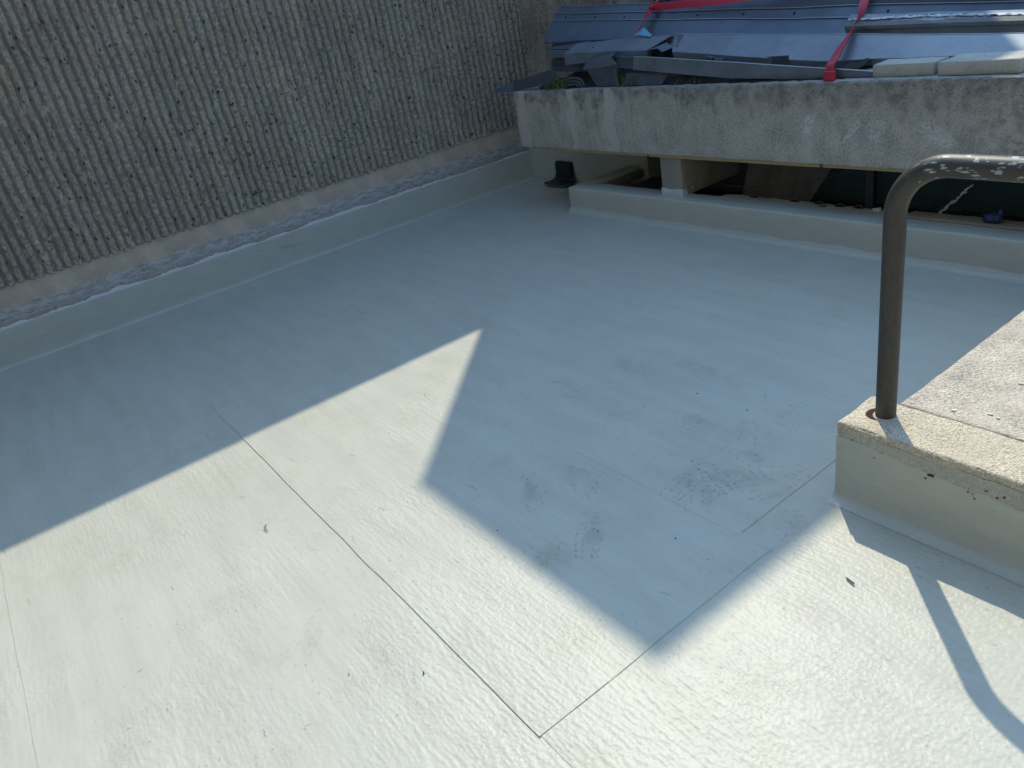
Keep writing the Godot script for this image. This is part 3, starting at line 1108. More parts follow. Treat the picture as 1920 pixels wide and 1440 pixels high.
func build_stack() -> void:
	var g := "folded metal panels stacked on the beam"
	var b0 := [Vector3(-4.999, 1.396, -4.200), Vector3(-4.166, 1.319, -4.300), Vector3(-3.770, 1.291, -4.340), Vector3(-3.285, 1.252, -4.400), Vector3(-1.830, 1.139, -4.600), Vector3(-0.9, 1.07, -4.73)]
	var b1 := [Vector3(-5.014, 1.355, -4.140), Vector3(-4.095, 1.266, -4.240), Vector3(-3.400, 1.206, -4.340), Vector3(-2.723, 1.146, -4.450), Vector3(-1.821, 1.059, -4.600), Vector3(-0.9, 0.985, -4.74)]
	var b2 := [Vector3(-4.985, 1.314, -4.080), Vector3(-4.128, 1.229, -4.180), Vector3(-3.356, 1.157, -4.280), Vector3(-2.665, 1.087, -4.390), Vector3(-1.789, 1.004, -4.540), Vector3(-0.9, 0.93, -4.68)]
	var b3 := [Vector3(-4.956, 1.187, -3.940), Vector3(-4.303, 1.149, -4.040), Vector3(-3.795, 1.114, -4.120), Vector3(-2.640, 1.011, -4.280), Vector3(-1.738, 0.921, -4.440), Vector3(-0.9, 0.90, -4.58)]
	var big := thing("cladding_sheet", "large blue-grey folded panel lying uppermost on the stack, screwed along its folds", "metal sheet", V, g)
	put("sheet", sheet([raised(b0, Vector3(0, -0.03, -0.01)), b0, raised(b1, Vector3(0, 0.005, -0.014)), raised(b1, Vector3(0, 0.005, 0.0)), b1, raised(b2, Vector3(0, 0.004, -0.012)), raised(b2, Vector3(0, 0.004, 0.0)), b2, b3, raised(b3, Vector3(0, -0.014, -0.004))], 40, 0.0022, 0.006, 401), M.metal, big)
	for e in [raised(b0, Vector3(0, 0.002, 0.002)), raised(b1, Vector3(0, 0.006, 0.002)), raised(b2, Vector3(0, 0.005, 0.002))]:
		put("edge_highlight", edge_highlight(e, 0.0028, 0.006, 401), M.edge, big)
	var screw := CylinderMesh.new()
	screw.top_radius = 0.0055
	screw.bottom_radius = 0.0075
	screw.height = 0.006
	screw.radial_segments = 10
	for t in [0.03, 0.10, 0.165, 0.235, 0.31, 0.39, 0.47, 0.60]:
		var p := along(b1, t).lerp(along(b2, t), 0.45)
		var s := put("screw", screw, M.black, big, p + Vector3(0, 0.002, 0.002))
		s.rotation.x = 0.8
	# crusted old panel over its right half
	var w0 := [Vector3(-2.700, 1.115, -4.355), Vector3(-2.247, 1.080, -4.415), Vector3(-1.776, 1.040, -4.495), Vector3(-0.9, 0.97, -4.64)]
	var w1 := [Vector3(-2.690, 1.095, -4.315), Vector3(-2.226, 1.067, -4.375), Vector3(-1.758, 1.024, -4.455), Vector3(-0.9, 0.95, -4.60)]
	var w2 := [Vector3(-2.670, 1.066, -4.255), Vector3(-2.192, 1.038, -4.315), Vector3(-1.730, 1.000, -4.395), Vector3(-0.9, 0.93, -4.54)]
	var old := thing("cladding_sheet", "weathered panel with a torn crust of pale sealant, right of the twisted red strap", "metal sheet", V, g)
	put("sheet", sheet([w0, raised(w1, Vector3(0, 0.006, 0)), w1, w2, raised(w2, Vector3(0, -0.05, 0.006))], 24, 0.002, 0.006, 402), M.metal_pale, old)
	put("sealant_crust", crust(w1, 0.013, 405), M.primer, old)
	put("lower_band", sheet([raised(w2, Vector3(0, 0.018, -0.035)), raised(w2, Vector3(0, 0.004, 0.012)), raised(w2, Vector3(0, -0.012, 0.016))], 24, 0.002, 0.003, 406), M.old, old)
	# coping length at the left, its right end torn open
	var ab := [Vector3(-4.558, 1.159, -3.920), Vector3(-4.1, 1.155, -3.95), Vector3(-3.691, 1.148, -3.980)]
	var af := [Vector3(-4.559, 1.112, -3.790), Vector3(-4.15, 1.103, -3.81), Vector3(-3.778, 1.089, -3.830)]
	var al := [Vector3(-4.559, 1.037, -3.790), Vector3(-4.15, 1.04, -3.81), Vector3(-3.794, 1.035, -3.830)]
	var cop := thing("metal_coping", "grey coping length at the left with its right end torn open", "metal coping", V, g)
	put("sheet", sheet([raised(ab, Vector3(0, -0.08, -0.004)), ab, af, al, raised(al, Vector3(0, 0.0, -0.03))], 20, 0.002, 0.006, 411), M.metal_pale, cop)
	put("torn_lip", sheet([[Vector3(-3.775, 1.083, -3.832), Vector3(-3.66, 1.112, -3.89)], [Vector3(-3.70, 1.088, -3.842), Vector3(-3.635, 1.10, -3.88)], [Vector3(-3.66, 1.065, -3.838), Vector3(-3.56, 1.094, -3.885)]], 6, 0.002, 0.01, 412), M.metal, cop)
	put("screw", screw, M.black, cop, Vector3(-4.32, 1.131, -3.86))
	# long coping at the right of it
	var cb := [Vector3(-3.664, 1.149, -3.980), Vector3(-3.038, 1.089, -4.060), Vector3(-2.560, 1.037, -4.150), Vector3(-1.692, 0.955, -4.320), Vector3(-0.95, 0.92, -4.46)]
	var cf := [Vector3(-3.572, 1.069, -3.830), Vector3(-3.060, 0.998, -3.890), Vector3(-2.570, 0.938, -3.970), Vector3(-1.610, 0.905, -4.150), Vector3(-0.95, 0.895, -4.29)]
	var cl := [Vector3(-3.559, 1.020, -3.832), Vector3(-3.062, 0.955, -3.892), Vector3(-2.569, 0.900, -3.972), Vector3(-1.608, 0.893, -4.152), Vector3(-0.95, 0.889, -4.292)]
	var lc := thing("metal_coping", "long smooth grey coping running right behind the paver blocks", "metal coping", V, g)
	put("sheet", sheet([raised(cb, Vector3(0, -0.02, -0.01)), cb, cf, cl], 36, 0.002, 0.005, 421), M.metal_pale, lc)
	put("torn_corner", sheet([[Vector3(-3.668, 1.147, -3.978), Vector3(-3.60, 1.14, -3.97)], [Vector3(-3.64, 1.10, -3.90), Vector3(-3.56, 1.075, -3.85)]], 4, 0.002, 0.004, 422), M.metal, lc)
	put("inner_web", box_mesh(Vector3(-3.55, 0.93, -3.92), Vector3(-2.8, 0.99, -3.915)), M.metal_dark, lc)
	put("torn_wrap", crust([Vector3(-3.31, 1.02, -3.858), Vector3(-3.24, 1.0, -3.868), Vector3(-3.19, 0.995, -3.873)], 0.016, 423), M.dusty, lc)
	put("edge_highlight", edge_highlight(raised(cb, Vector3(0, 0.001, 0.0)), 0.002, 0.005, 421), M.edge, lc)
	# channel on its edge along the front
	var ct := [Vector3(-3.821, 1.070, -3.740), Vector3(-2.881, 0.980, -3.750), Vector3(-2.209, 0.912, -3.770)]
	var cbt := [Vector3(-3.833, 0.990, -3.740), Vector3(-3.105, 0.914, -3.750), Vector3(-2.6, 0.892, -3.765), Vector3(-2.207, 0.8905, -3.770)]
	var ch := thing("metal_channel", "long straight channel lying on edge in front, dipping under the left paver block", "metal channel", V, g)
	put("sheet", sheet([raised(ct, Vector3(0, -0.006, -0.05)), raised(ct, Vector3(0, 0, -0.012)), ct, cbt, raised(cbt, Vector3(0, 0, -0.03))], 20, 0.003, 0.003, 431), M.metal_pale, ch)
	put("edge_highlight", edge_highlight(raised(ct, Vector3(0, 0.001, 0.001)), 0.0022, 0.003, 431), M.edge, ch)
	var c2 := thing("metal_channel", "short inner channel end poking out left of the long straight channel", "metal channel", V, g)
	put("sheet", sheet([[Vector3(-4.033, 1.070, -3.82), Vector3(-3.80, 1.05, -3.82)], [Vector3(-4.033, 1.075, -3.770), Vector3(-3.80, 1.052, -3.770)], [Vector3(-4.038, 1.05, -3.775), Vector3(-3.80, 1.026, -3.775)], [Vector3(-4.043, 1.023, -3.770), Vector3(-3.80, 0.992, -3.770)], [Vector3(-4.043, 1.018, -3.755), Vector3(-3.80, 0.988, -3.755)]], 6, 0.003, 0.002, 432), M.metal_dark, c2)
	# crumpled flashing
	var cr := thing("metal_flashing", "crumpled bent flashing folded double beside the grass tufts", "metal flashing", V, g)
	put("upper_fold", sheet([[Vector3(-4.30, 1.067, -3.775), Vector3(-4.006, 1.109, -3.775)], [Vector3(-4.323, 1.009, -3.74), Vector3(-4.023, 1.074, -3.735)]], 6, 0.003, 0.006, 441), M.metal, cr)
	put("middle_fold", sheet([[Vector3(-4.323, 1.009, -3.74), Vector3(-4.023, 1.074, -3.735)], [Vector3(-4.295, 1.003, -3.755), Vector3(-3.985, 1.025, -3.75)]], 6, 0.003, 0.004, 442), M.metal_pale, cr)
	put("lower_fold", sheet([[Vector3(-4.295, 1.003, -3.755), Vector3(-3.985, 1.02, -3.755)], [Vector3(-4.18, 0.893, -3.73), Vector3(-3.975, 0.893, -3.735)]], 6, 0.003, 0.004, 443), M.metal_dark, cr)
	put("edge_strip", sheet([[Vector3(-4.005, 1.0, -3.728), Vector3(-3.985, 1.0, -3.728)], [Vector3(-3.975, 0.891, -3.712), Vector3(-3.952, 0.891, -3.712)]], 3, 0.003, 0.0, 444), M.dusty, cr)
	var bt := thing("metal_flashing", "flat offcut tucked under the long straight channel", "metal flashing", V, g)
	put("sheet", sheet([[Vector3(-3.923, 0.968, -3.765), Vector3(-3.552, 0.962, -3.765)], [Vector3(-3.936, 0.897, -3.735), Vector3(-3.589, 0.895, -3.735)]], 6, 0.003, 0.003, 451), M.metal_dark, bt)
	# gutter end sticking out past the beam
	var gu := thing("metal_gutter", "gutter offcut sticking out past the left end of the beam", "metal gutter", V, g)
	put("sheet", sheet([[Vector3(-5.10, 0.955, -3.75), Vector3(-4.60, 1.03, -3.77)], [Vector3(-5.11, 0.958, -3.722), Vector3(-4.61, 1.028, -3.745)], [Vector3(-5.10, 0.893, -3.70), Vector3(-4.62, 0.93, -3.72)]], 8, 0.003, 0.002, 461), M.metal_dark, gu)
	put("bent_end", sheet([[Vector3(-5.33, 0.912, -3.70), Vector3(-5.11, 0.958, -3.722)], [Vector3(-5.325, 0.885, -3.66), Vector3(-5.098, 0.890, -3.69)]], 5, 0.003, 0.002, 462), M.metal, gu)
	# shorter lengths under the big panel's left end
	var s1 := thing("cladding_sheet", "short panel end just below the left edge of the uppermost panel", "metal sheet", V, g)
	put("sheet", sheet([[Vector3(-4.921, 1.181, -4.02), Vector3(-4.50, 1.165, -4.02)], [Vector3(-4.880, 1.136, -3.93), Vector3(-4.50, 1.12, -3.93)], [Vector3(-4.880, 1.126, -3.935), Vector3(-4.50, 1.11, -3.935)]], 8, 0.003, 0.003, 471), M.metal, s1)
	var s2 := thing("metal_channel", "stubby channel end third from the top at the left of the stack", "metal channel", V, g)
	put("sheet", sheet([[Vector3(-4.83, 1.128, -4.0), Vector3(-4.45, 1.11, -4.0)], [Vector3(-4.831, 1.126, -3.905), Vector3(-4.45, 1.11, -3.905)], [Vector3(-4.844, 1.083, -3.900), Vector3(-4.45, 1.06, -3.9)], [Vector3(-4.844, 1.080, -3.95), Vector3(-4.45, 1.06, -3.95)]], 8, 0.003, 0.002, 472), M.metal_pale, s2)
	var s3 := thing("metal_channel", "lowest dark channel end at the left, just above the grass", "metal channel", V, g)
	put("sheet", sheet([[Vector3(-4.864, 1.072, -3.98), Vector3(-4.45, 1.06, -3.98)], [Vector3(-4.864, 1.068, -3.925), Vector3(-4.45, 1.05, -3.925)], [Vector3(-4.878, 1.020, -3.920), Vector3(-4.45, 1.0, -3.92)], [Vector3(-4.87, 0.985, -3.90), Vector3(-4.45, 0.97, -3.90)]], 8, 0.003, 0.004, 473), M.metal_dark, s3)
	build_straps()

# pale bar painting the light caught along a fold; follows the same waves as its sheet
func edge_highlight(row: Array, r: float, wave: float, sd: int) -> ArrayMesh:
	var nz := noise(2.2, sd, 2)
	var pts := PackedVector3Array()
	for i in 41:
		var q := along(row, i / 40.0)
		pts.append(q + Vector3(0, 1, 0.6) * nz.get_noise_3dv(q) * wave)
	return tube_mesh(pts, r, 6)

func crust(row: Array, size: float, sd: int) -> ArrayMesh:
	var nz := noise(26.0, sd, 3)
	var f := func(i: int, j: int) -> Vector3:
		var p := along(row, i / 120.0)
		var a := PI * j / 6.0
		var r := size * (0.75 + 0.7 * nz.get_noise_2d(p.x * 1.3, j * 0.02))
		return p + Vector3(0, sin(a) * r * 0.8 - 0.002, cos(a) * r * 1.5 + 0.006 * nz.get_noise_2d(p.x, 5.0))
	return grid(121, 7, f, Vector3(0, 1, 0.3))

func ribbon(pts: Array, wide: float, twist: Callable, sd: int, across0: Vector3) -> ArrayMesh:
	var cv := Curve3D.new()
	for p in pts:
		cv.add_point(p)
	var n := 60
	var total := cv.get_baked_length()
	var f := func(i: int, j: int) -> Vector3:
		var d := total * i / n
		var p := cv.sample_baked(d, false)
		var t := (cv.sample_baked(minf(d + 0.02, total)) - cv.sample_baked(maxf(d - 0.02, 0.0))).normalized()
		var ac := (across0 - t * across0.dot(t)).normalized()
		var up := ac.cross(t).normalized()
		if up.y < 0:
			up = -up
		var an: float = twist.call(float(i) / n)
		var ax := ac * cos(an) + up * sin(an)
		var nn := up * cos(an) - ac * sin(an)
		# a closed flat loop of six points: top side, edge, underside
		var pr: Array = [Vector2(-1, 0), Vector2(-0.5, 0.6), Vector2(0, 0.8), Vector2(0.5, 0.6), Vector2(1, 0), Vector2(0.4, -0.7), Vector2(-0.4, -0.7), Vector2(-1, 0)]
		var q: Vector2 = pr[j]
		return p + up * 0.006 + ax * q.x * wide * 0.5 + nn * q.y * 0.0018
	return grid(n + 1, 8, f, Vector3.ZERO)

func build_straps() -> void:
	var a := thing("strap", "short red webbing strap at the left of the panel stack, knotted near its top", "strap", V)
	var k := Vector3(-4.06, 1.30, -4.20)
	put("tail", ribbon([Vector3(-4.028, 1.158, -3.985), Vector3(-4.03, 1.196, -4.035), Vector3(-4.062, 1.240, -4.13), k], 0.045, func(t): return 0.5 * sin(t * 4.0), 501, Vector3.RIGHT), M.red, a)
	put("upper_run", ribbon([k, Vector3(-4.085, 1.335, -4.29), Vector3(-4.10, 1.37, -4.36), Vector3(-4.1, 1.40, -4.46)], 0.05, func(_t): return 0.1, 502, Vector3.RIGHT), M.red, a)
	put("cross_run", ribbon([k, Vector3(-3.80, 1.290, -4.25), Vector3(-3.55, 1.272, -4.29), Vector3(-3.25, 1.265, -4.32), Vector3(-2.9, 1.30, -4.38)], 0.05, func(t): return 1.2 - 1.0 * minf(1.0, t * 1.6), 503, Vector3(0, 0.4, -1)), M.red, a)
	var sp := SphereMesh.new()
	sp.radius = 0.022
	sp.height = 0.03
	sp.radial_segments = 10
	sp.rings = 6
	put("knot", sp, M.red, a, k + Vector3(0, 0.008, 0.005))
	var b := thing("strap", "long twisted red webbing strap over the middle of the stack, hooked at the beam edge", "strap", V)
	put("lower_run", ribbon([Vector3(-2.417, 0.905, -3.725), Vector3(-2.428, 0.955, -3.745), Vector3(-2.50, 0.972, -3.90), Vector3(-2.545, 1.055, -4.10), Vector3(-2.585, 1.090, -4.22)], 0.052, func(t): return 0.15 + 0.9 * smoothstep(0.45, 1.0, t), 511, Vector3.RIGHT), M.red, b)
	put("upper_run", ribbon([Vector3(-2.585, 1.090, -4.22), Vector3(-2.625, 1.128, -4.33), Vector3(-2.662, 1.172, -4.42), Vector3(-2.66, 1.20, -4.50), Vector3(-2.65, 1.24, -4.65)], 0.046, func(t): return 1.05 + 3.6 * t, 512, Vector3.RIGHT), M.red, b)
	put("end_loop", rough_block(Vector3(-2.446, 0.889, -3.722), Vector3(-2.386, 0.935, -3.700), 0.004, 0.01, 0.002, 513), M.red, b)
	# three printed black chevrons near the hook
	for q in [[-2.455, 0.964, -3.80], [-2.466, 0.970, -3.825], [-2.477, 0.976, -3.85]]:
		var st := new_st()
		var c := Vector3(q[0], q[1] + 0.012, q[2])
		quad(st, c + Vector3(-0.010, 0, 0.008), c + Vector3(0.0, 0.003, -0.008), c + Vector3(0.003, 0.003, -0.006), c + Vector3(-0.006, 0, 0.009))
		quad(st, c + Vector3(0.0, 0.003, -0.008), c + Vector3(0.010, 0, 0.008), c + Vector3(0.006, 0, 0.009), c + Vector3(-0.003, 0.003, -0.006))
		put("printed_mark", done(st), M.black, b)

# ------------------------------------------------------------------ the dark space below the beam
func build_under_beam() -> void:
	var v := thing("rear_recess", "dark recess behind the kerb, below the beam", "recess", Vector3.ZERO)
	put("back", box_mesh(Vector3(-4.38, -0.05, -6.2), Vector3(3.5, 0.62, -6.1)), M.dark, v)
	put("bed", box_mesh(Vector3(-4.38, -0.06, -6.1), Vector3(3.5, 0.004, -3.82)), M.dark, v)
	# sloping rough concrete seen behind the net
	var sl := thing("concrete_slope", "rough brown concrete face sloping away behind the net, right of the pier", "concrete slope", Vector3(-3.2, 0, -4.12))
	var nz := noise(30.0, 601, 3)
	var f := func(i: int, j: int) -> Vector3:
		var u := i / 40.0
		var t := j / 24.0
		var x := lerpf(-0.15, 0.62 - 0.30 * (1.0 - t), u)
		return Vector3(x, lerpf(0.0, 0.60, t), -0.25 * t + 0.012 * nz.get_noise_2d(x, t))
	put("face", grid(41, 25, f, Vector3.BACK), M.brown, sl)
	# dark green-blue sheeting with folds
	var te := thing("shade_sheeting", "dark teal plastic sheeting hanging in folds behind the net", "sheeting", Vector3(-3.1, 0, -4.46))
	var fo := noise(1.0, 602, 2)
	var tf := func(i: int, j: int) -> Vector3:
		var x := lerpf(0.0, 4.0, i / 160.0)
		var y := lerpf(0.01, 0.62, j / 10.0)
		return Vector3(x, y, 0.05 * fo.get_noise_2d(x * 5.0 - y * 3.0, 0.0) + 0.012 * fo.get_noise_2d(x * 22.0, y * 2.0))
	put("sheet", grid(161, 11, tf, Vector3.BACK), M.teal, te)
	# a strip of it pinned forward catches the sky
	# the net
	var net := thing("bird_net", "fine wire bird net stretched between the kerb and the beam", "net", Vector3(0, 0, -3.93))
	var st := new_st()
	for k in 24:
		var y := 0.192 + k * 0.0125
		flat_box(st, Vector3(-3.44, y, 0.0), Vector3(0.6, y + 0.001, 0.001))
	for k in 270:
		var x := -3.44 + k * 0.015
		flat_box(st, Vector3(x, 0.188, 0.0008), Vector3(x + 0.0008, 0.49, 0.0018))
	var o := put("mesh_wires", done(st), M.wire, net)
	o.set_meta("kind", "stuff")
	var wpts := PackedVector3Array()
	for k in 25:
		var t := k / 24.0
		wpts.append(Vector3(lerpf(-3.3, -2.40, t), 0.225 + 0.15 * t * t, -3.915))
	tag(put("wire", tube_mesh(wpts, 0.0022, 6), M.dusty), "thin slack wire sagging in front of the net", "wire")
	tag(put("post", box_mesh(Vector3(-2.30, 0.15, -3.905), Vector3(-2.255, 0.50, -3.87)), M.black), "narrow black post between kerb and beam", "post")
	# frayed cord on the net
	var fr := new_st()
	for k in 34:
		var t := k / 33.0
		var c := Vector3(lerpf(-1.935, -1.77, t), lerpf(0.165, 0.345, t), -3.90) + Vector3(rng.randf_range(-0.007, 0.007), rng.randf_range(-0.006, 0.006), 0)
		var d := Vector3(rng.randf_range(0.004, 0.012), rng.randf_range(0.002, 0.012), rng.randf_range(-0.004, 0.006))
		tube(fr, PackedVector3Array([c - d, c + d * 0.2, c + d]), rng.randf_range(0.0015, 0.0035), 5)
	tag(put("frayed_cord", done(fr), M.white), "frayed white cord tied slantwise up the net", "cord")
	# clips that hold the net to the ledge
	var n := 0
	var where := ["beside the pier", "at the foot of the concrete slope", "left of the loose stone", "right of the loose stone", "left of the black post", "under the frayed cord", "right of the frayed cord"]
	for x in [-3.02, -2.735, -2.57, -2.44, -2.33, -1.90, -1.80]:
		var cl := thing("net_clip", "small dark net clip on the kerb ledge %s" % where[n], "clip", Vector3(x, 0.188, -3.86), "net clips along the kerb")
		put("plate", rough_block(Vector3(-0.028, 0, -0.012), Vector3(0.028, 0.005, 0.010), 0.002, 0.01, 0.001, 610 + n), M.black, cl)
		put("hook", tube_mesh(PackedVector3Array([Vector3(-0.02, 0.004, 0), Vector3(-0.01, 0.014, -0.004), Vector3(0.012, 0.013, -0.006), Vector3(0.024, 0.005, -0.004)]), 0.003, 6), M.wire, cl)
		n += 1
	tag(put("loose_stone", flake(0.022, 0.016, 631), M.dusty, null, Vector3(-2.525, 0.188, -3.825)), "dark loose stone on the kerb ledge below the wire", "stone")
	tag(put("paper_scrap", flake(0.026, 0.012, 632), M.white, null, Vector3(-2.215, 0.19, -3.85)), "crumpled white scrap on the kerb ledge beside the handrail post", "scrap")
	tag(put("plywood_board", rough_block(Vector3(-2.02, 0.1975, -3.86), Vector3(-1.35, 0.207, -3.765), 0.002, 0.03, 0.003, 633), M.board), "thin tan plywood board lying on the kerb at the right", "board")
	var gl := thing("plastic_scrap", "crumpled dark blue plastic scrap on the tan board", "plastic scrap", Vector3(-1.615, 0.208, -3.80))
	put("body", lump(Vector3(0.042, 0.026, 0.022), 634), M.blue, gl)
	put("tip", lump(Vector3(0.012, 0.02, 0.01), 635), M.blue, gl, Vector3(0.026, 0.026, -0.008))
	# in the pit left of the pier
	tag(put("timber_batten", rough_block(Vector3(-4.385, 0.12, -4.26), Vector3(-4.365, 0.178, -3.82), 0.003, 0.05, 0.002, 641), M.brown), "grey timber batten along the inside of the return kerb", "batten")
	tag(put("dark_box", rough_block(Vector3(-4.25, 0.004, -4.24), Vector3(-3.95, 0.13, -3.98), 0.006, 0.06, 0.004, 642), mat(0.03, 0.045, 0.04, 0.6)), "dark green box sunk in the pit left of the pier", "box")
	var bt := thing("pipe_boot", "brown rubber pipe boot in the pit beside the pier", "pipe boot", Vector3(-3.83, 0.0, -3.95))
	var cone := CylinderMesh.new()
	cone.top_radius = 0.035
	cone.bottom_radius = 0.075
	cone.height = 0.22
	put("cone", cone, mat(0.07, 0.05, 0.04, 0.7), bt, Vector3(0, 0.11, 0))
	put("flange", rough_block(Vector3(-0.12, 0.0, -0.1), Vector3(0.12, 0.012, 0.1), 0.003, 0.05, 0.003, 643), M.dusty, bt)
	tag(put("blue_sheet", sheet([[Vector3(-4.02, 0.46, -4.1), Vector3(-3.68, 0.46, -4.1)], [Vector3(-3.95, 0.37, -4.02), Vector3(-3.68, 0.32, -4.0)]], 8, 0.002, 0.02, 644), mat(0.02, 0.05, 0.13, 0.5)), "corner of blue sheeting hanging under the beam left of the pier", "sheeting")

func lump(s: Vector3, sd: int) -> ArrayMesh:
	var nz := noise(1.3, sd, 2)
	var f := func(i: int, j: int) -> Vector3:
		var a := TAU * i / 20.0
		var b := PI * (j / 12.0 - 0.5)
		var d := Vector3(cos(b) * cos(a), sin(b), cos(b) * sin(a))
		var r := 1.0 + 0.45 * nz.get_noise_3dv(d * 1.6)
		return d * s * r + Vector3(0, s.y * 0.8, 0)
	return grid(21, 13, f, Vector3.ZERO)

# ------------------------------------------------------------------ small things
func grass_mesh(count: int, hgt: float, spread: float, sd: int, dry: float) -> Array:
	var g := RandomNumberGenerator.new()
	g.seed = sd
	var a := new_st()
	var b := new_st()
	for k in count:
		var st := b if g.randf() < dry else a
		var base := Vector3(g.randf_range(-1, 1) * spread, 0, g.randf_range(-1, 1) * spread * 0.5)
		var lean := Vector3(g.randf_range(-1, 1), 0, g.randf_range(-0.6, 1.0)) * hgt * 0.6
		var h := hgt * g.randf_range(0.5, 1.1)
		var wd := g.randf_range(0.0012, 0.0026)
		var prev := base
		for s in 4:
			var t := (s + 1) / 4.0
			var p := base + Vector3(0, h * (t - 0.25 * t * t), 0) + lean * t * t
			var side := Vector3(wd * (1.0 - 0.8 * t), 0, 0)
			var side0 := Vector3(wd * (1.0 - 0.8 * (t - 0.25)), 0, 0)
			quad(st, prev - side0, p - side, p + side, prev + side0)
			prev = p
	return [done(a), done(b)]

func build_small() -> void:
	var n := 0
	for q in [[-4.60, -3.735, 190, 0.135, 0.115, "growing beside the coiled strap at the left end of the stack"], [-3.90, -3.755, 130, 0.11, 0.09, "growing behind the crumpled flashing"], [-3.42, -3.80, 26, 0.05, 0.13, "thin and dry in the shade under the long channel"]]:
		var t := thing("grass_tuft", "grass tuft %s" % q[5], "grass", Vector3(q[0], 0.887, q[1]), "grass tufts on the beam")
		var m := grass_mesh(q[2], q[3], q[4], 701 + n, 0.22 if n < 2 else 0.8)
		put("blades", m[0], M.grass, t).set_meta("kind", "stuff")
		put("dry_blades", m[1], M.straw, t).set_meta("kind", "stuff")
		n += 1
	var heap := noise(9.0, 704, 3)
	var sf := func(i: int, j: int) -> Vector3:
		var x := lerpf(-5.04, -2.36, i / 120.0)
		var t := j / 8.0
		var y := 0.884 + sin(PI * minf(t * 0.75 + 0.02, 1.0)) * (0.045 + 0.035 * heap.get_noise_2d(x, t)) * smoothstep(0.0, 0.1, i / 120.0)
		return Vector3(x, y, lerpf(-3.735 + 0.018 * heap.get_noise_2d(x * 2.0, 5.0), -4.22, t))
	tag(put("soil", grid(121, 9, sf, Vector3.UP), M.soil), "dark soil and rotted leaves gathered on the beam under the panel stack", "soil")
	# coil of dark webbing
	var co := thing("coiled_strap", "coil of dark rubber strap lying on the beam among the grass", "coil", Vector3(-4.44, 0.889, -3.745))
	for k in 5:
		var pts := PackedVector3Array()
		for i in 13:
			var a := PI * i / 12.0
			pts.append(Vector3(-cos(a) * (0.105 - 0.012 * k), 0.006 + sin(a) * (0.062 - 0.010 * k), 0.004 * k + 0.01 * sin(a * 2.0)))
		put("turn", tube_mesh(pts, 0.0055, 8), M.rubber if k % 2 else M.dusty, co)
	tag(put("plastic_scrap", sheet([[Vector3(-4.019, 1.176, -3.985), Vector3(-3.97, 1.205, -4.01), Vector3(-3.857, 1.160, -3.965)], [Vector3(-4.02, 1.165, -3.955), Vector3(-3.95, 1.172, -3.95), Vector3(-3.86, 1.152, -3.945)]], 10, 0.002, 0.012, 711), M.pale_blue), "pale blue plastic scrap caught by the short red strap", "plastic scrap")
	# paver blocks
	tag(put("paver_block", rough_block(Vector3(-2.213, 0.889, -3.893), Vector3(-1.915, 0.947, -3.755), 0.005, 0.03, 0.003, 721, 0.008), M.pave), "left concrete paver block, fully shaded, on the beam edge", "paver", "paver blocks on the beam")
	tag(put("paver_block", rough_block(Vector3(-1.888, 0.889, -3.925), Vector3(-1.54, 0.949, -3.735), 0.006, 0.03, 0.003, 722, 0.012), M.pave), "right concrete paver block with sun on its top", "paver", "paver blocks on the beam")
	# rubber outlet at the foot of the painted wall
	var dr := thing("drain_outlet", "black rubber drain outlet in the corner, its flange curling out on the floor", "drain", Vector3(-5.33, 0, -4.27))
	var wob := noise(7.0, 731, 2)
	var f := func(i: int, j: int) -> Vector3:
		var prof := [Vector2(0.0, 0.185), Vector2(0.004, 0.16), Vector2(0.006, 0.12), Vector2(0.010, 0.08), Vector2(0.022, 0.045), Vector2(0.045, 0.026), Vector2(0.085, 0.020), Vector2(0.125, 0.017), Vector2(0.145, 0.016)]
		var p: Vector2 = prof[j]
		var wd := lerpf(0.115, 0.175, smoothstep(2.0, 7.0, j))
		var x := (i / 20.0 - 0.5) * 2.0
		var bend := 0.03 * (1.0 - x * x) if j > 5 else 0.0
		return Vector3(x * wd + 0.03 * smoothstep(3.0, 8.0, j), p.y + 0.006 * wob.get_noise_2d(x, j * 0.3) + 0.012 * absf(x) ** 3 * smoothstep(5.0, 8.0, j), p.x + bend + 0.006)
	put("flange", grid(21, 9, f, Vector3(0, 1, 1)), M.rubber, dr)
	put("mouth", rough_block(Vector3(-0.098, 0.05, -0.02), Vector3(0.098, 0.172, 0.034), 0.004, 0.03, 0.002, 732), M.black, dr)
	put("dusty_rim", tube_mesh(PackedVector3Array([Vector3(-0.13, 0.018, 0.150), Vector3(-0.05, 0.02, 0.178), Vector3(0.05, 0.02, 0.180), Vector3(0.15, 0.022, 0.162), Vector3(0.185, 0.03, 0.12)]), 0.006, 6), M.dusty, dr)
	# grit and dead leaf on the floor
	var st := new_st()
	var spots := [[-1.681, -2.169], [-1.675, -2.05], [-1.915, -2.039], [-1.67, -0.31], [-1.514, -0.465], [-1.849, -0.964], [-1.374, -1.316], [-1.586, -1.183], [-3.3, -2.9], [-2.9, -3.2]]
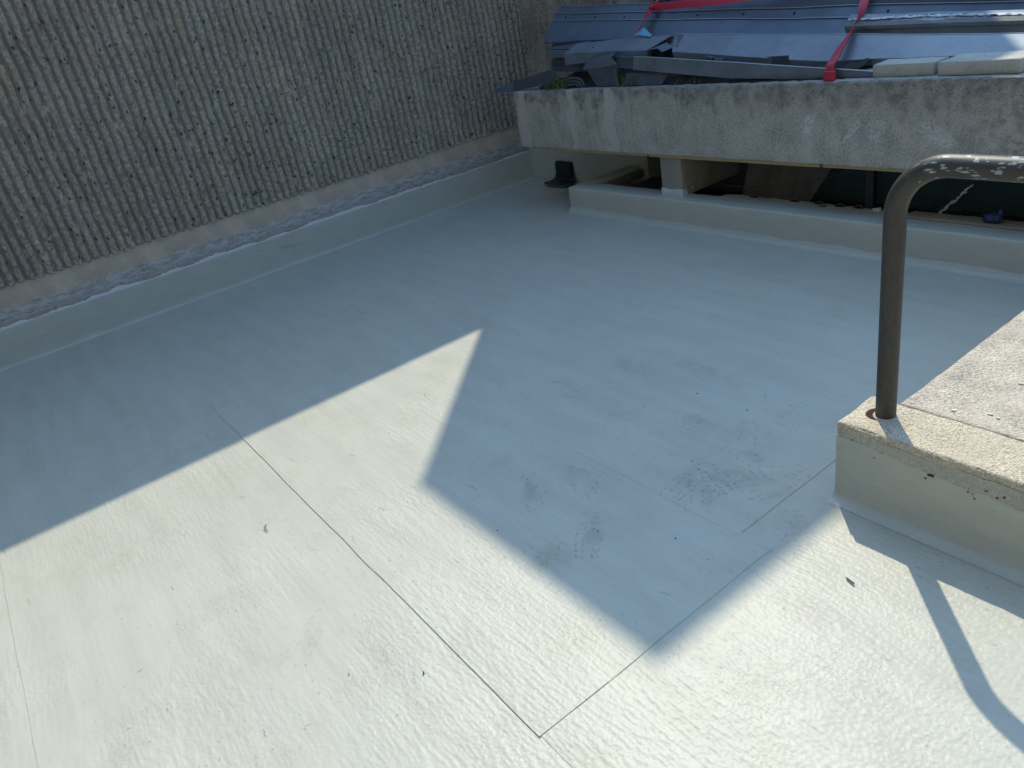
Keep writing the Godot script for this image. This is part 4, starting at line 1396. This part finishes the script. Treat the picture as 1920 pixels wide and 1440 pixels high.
	for s in spots:
		var r := rng.randf_range(0.0012, 0.0026)
		flat_box(st, Vector3(s[0] - r, 0.003, s[1] - r * 0.7), Vector3(s[0] + r, 0.009 + r, s[1] + r * 0.7))
	var gr := put("grit", done(st), M.dusty)
	tag(gr, "scattered crumbs of dark grit on the painted floor", "grit")
	gr.set_meta("kind", "stuff")
	tag(put("twig", tube_mesh(PackedVector3Array([Vector3(-2.575, 0.008, -0.40), Vector3(-2.557, 0.012, -0.386), Vector3(-2.53, 0.009, -0.388)]), 0.0018, 5), M.dusty), "tiny bent twig on the sunlit floor at the left", "twig")
	tag(put("dead_leaf", sheet([[Vector3(-0.912, 0.008, -1.497), Vector3(-0.882, 0.010, -1.488)], [Vector3(-0.910, 0.011, -1.494), Vector3(-0.880, 0.013, -1.485)], [Vector3(-0.907, 0.008, -1.490), Vector3(-0.878, 0.009, -1.481)]], 5, 0.001, 0.004, 741), M.dusty), "small curled dead leaf on the sunlit floor near the platform", "leaf")
	# black sheets added to paint the dark gaps behind the stack
	tag(put("dark_filler", lump_sheet(Vector3(-4.52, 0.9, -4.75), 1.05, 0.55, 751), M.black), "black sheet added to fill the dark slot between the tower and the panel stack", "dark_filler")
	tag(put("dark_filler", lump_sheet(Vector3(-2.35, 0.9, -5.1), 2.2, 0.42, 752), M.black), "black sheet added to stand for the dark opening behind the right end of the stack", "dark_filler")
	tag(put("concrete_upstand", rough_block(Vector3(-4.55, 0.881, -5.6), Vector3(-2.2, 1.75, -5.3), 0.01, 0.1, 0.004, 753), M.concrete), "low grey concrete upstand behind the panel stack", "upstand")

func lump_sheet(at: Vector3, wide: float, hgt: float, sd: int) -> ArrayMesh:
	var nz := noise(2.5, sd, 3)
	var f := func(i: int, j: int) -> Vector3:
		var u := i / 40.0
		var a := PI * j / 12.0
		return at + Vector3(wide * u + 0.05 * nz.get_noise_2d(u * 3.0, a), hgt * sin(a) * (0.8 + 0.35 * nz.get_noise_2d(u * 2.0, 3.0)), -cos(a) * -0.14 + 0.05 * nz.get_noise_2d(u * 4.0, a * 2.0))
	return grid(41, 13, f, Vector3(0, 0.5, 1))
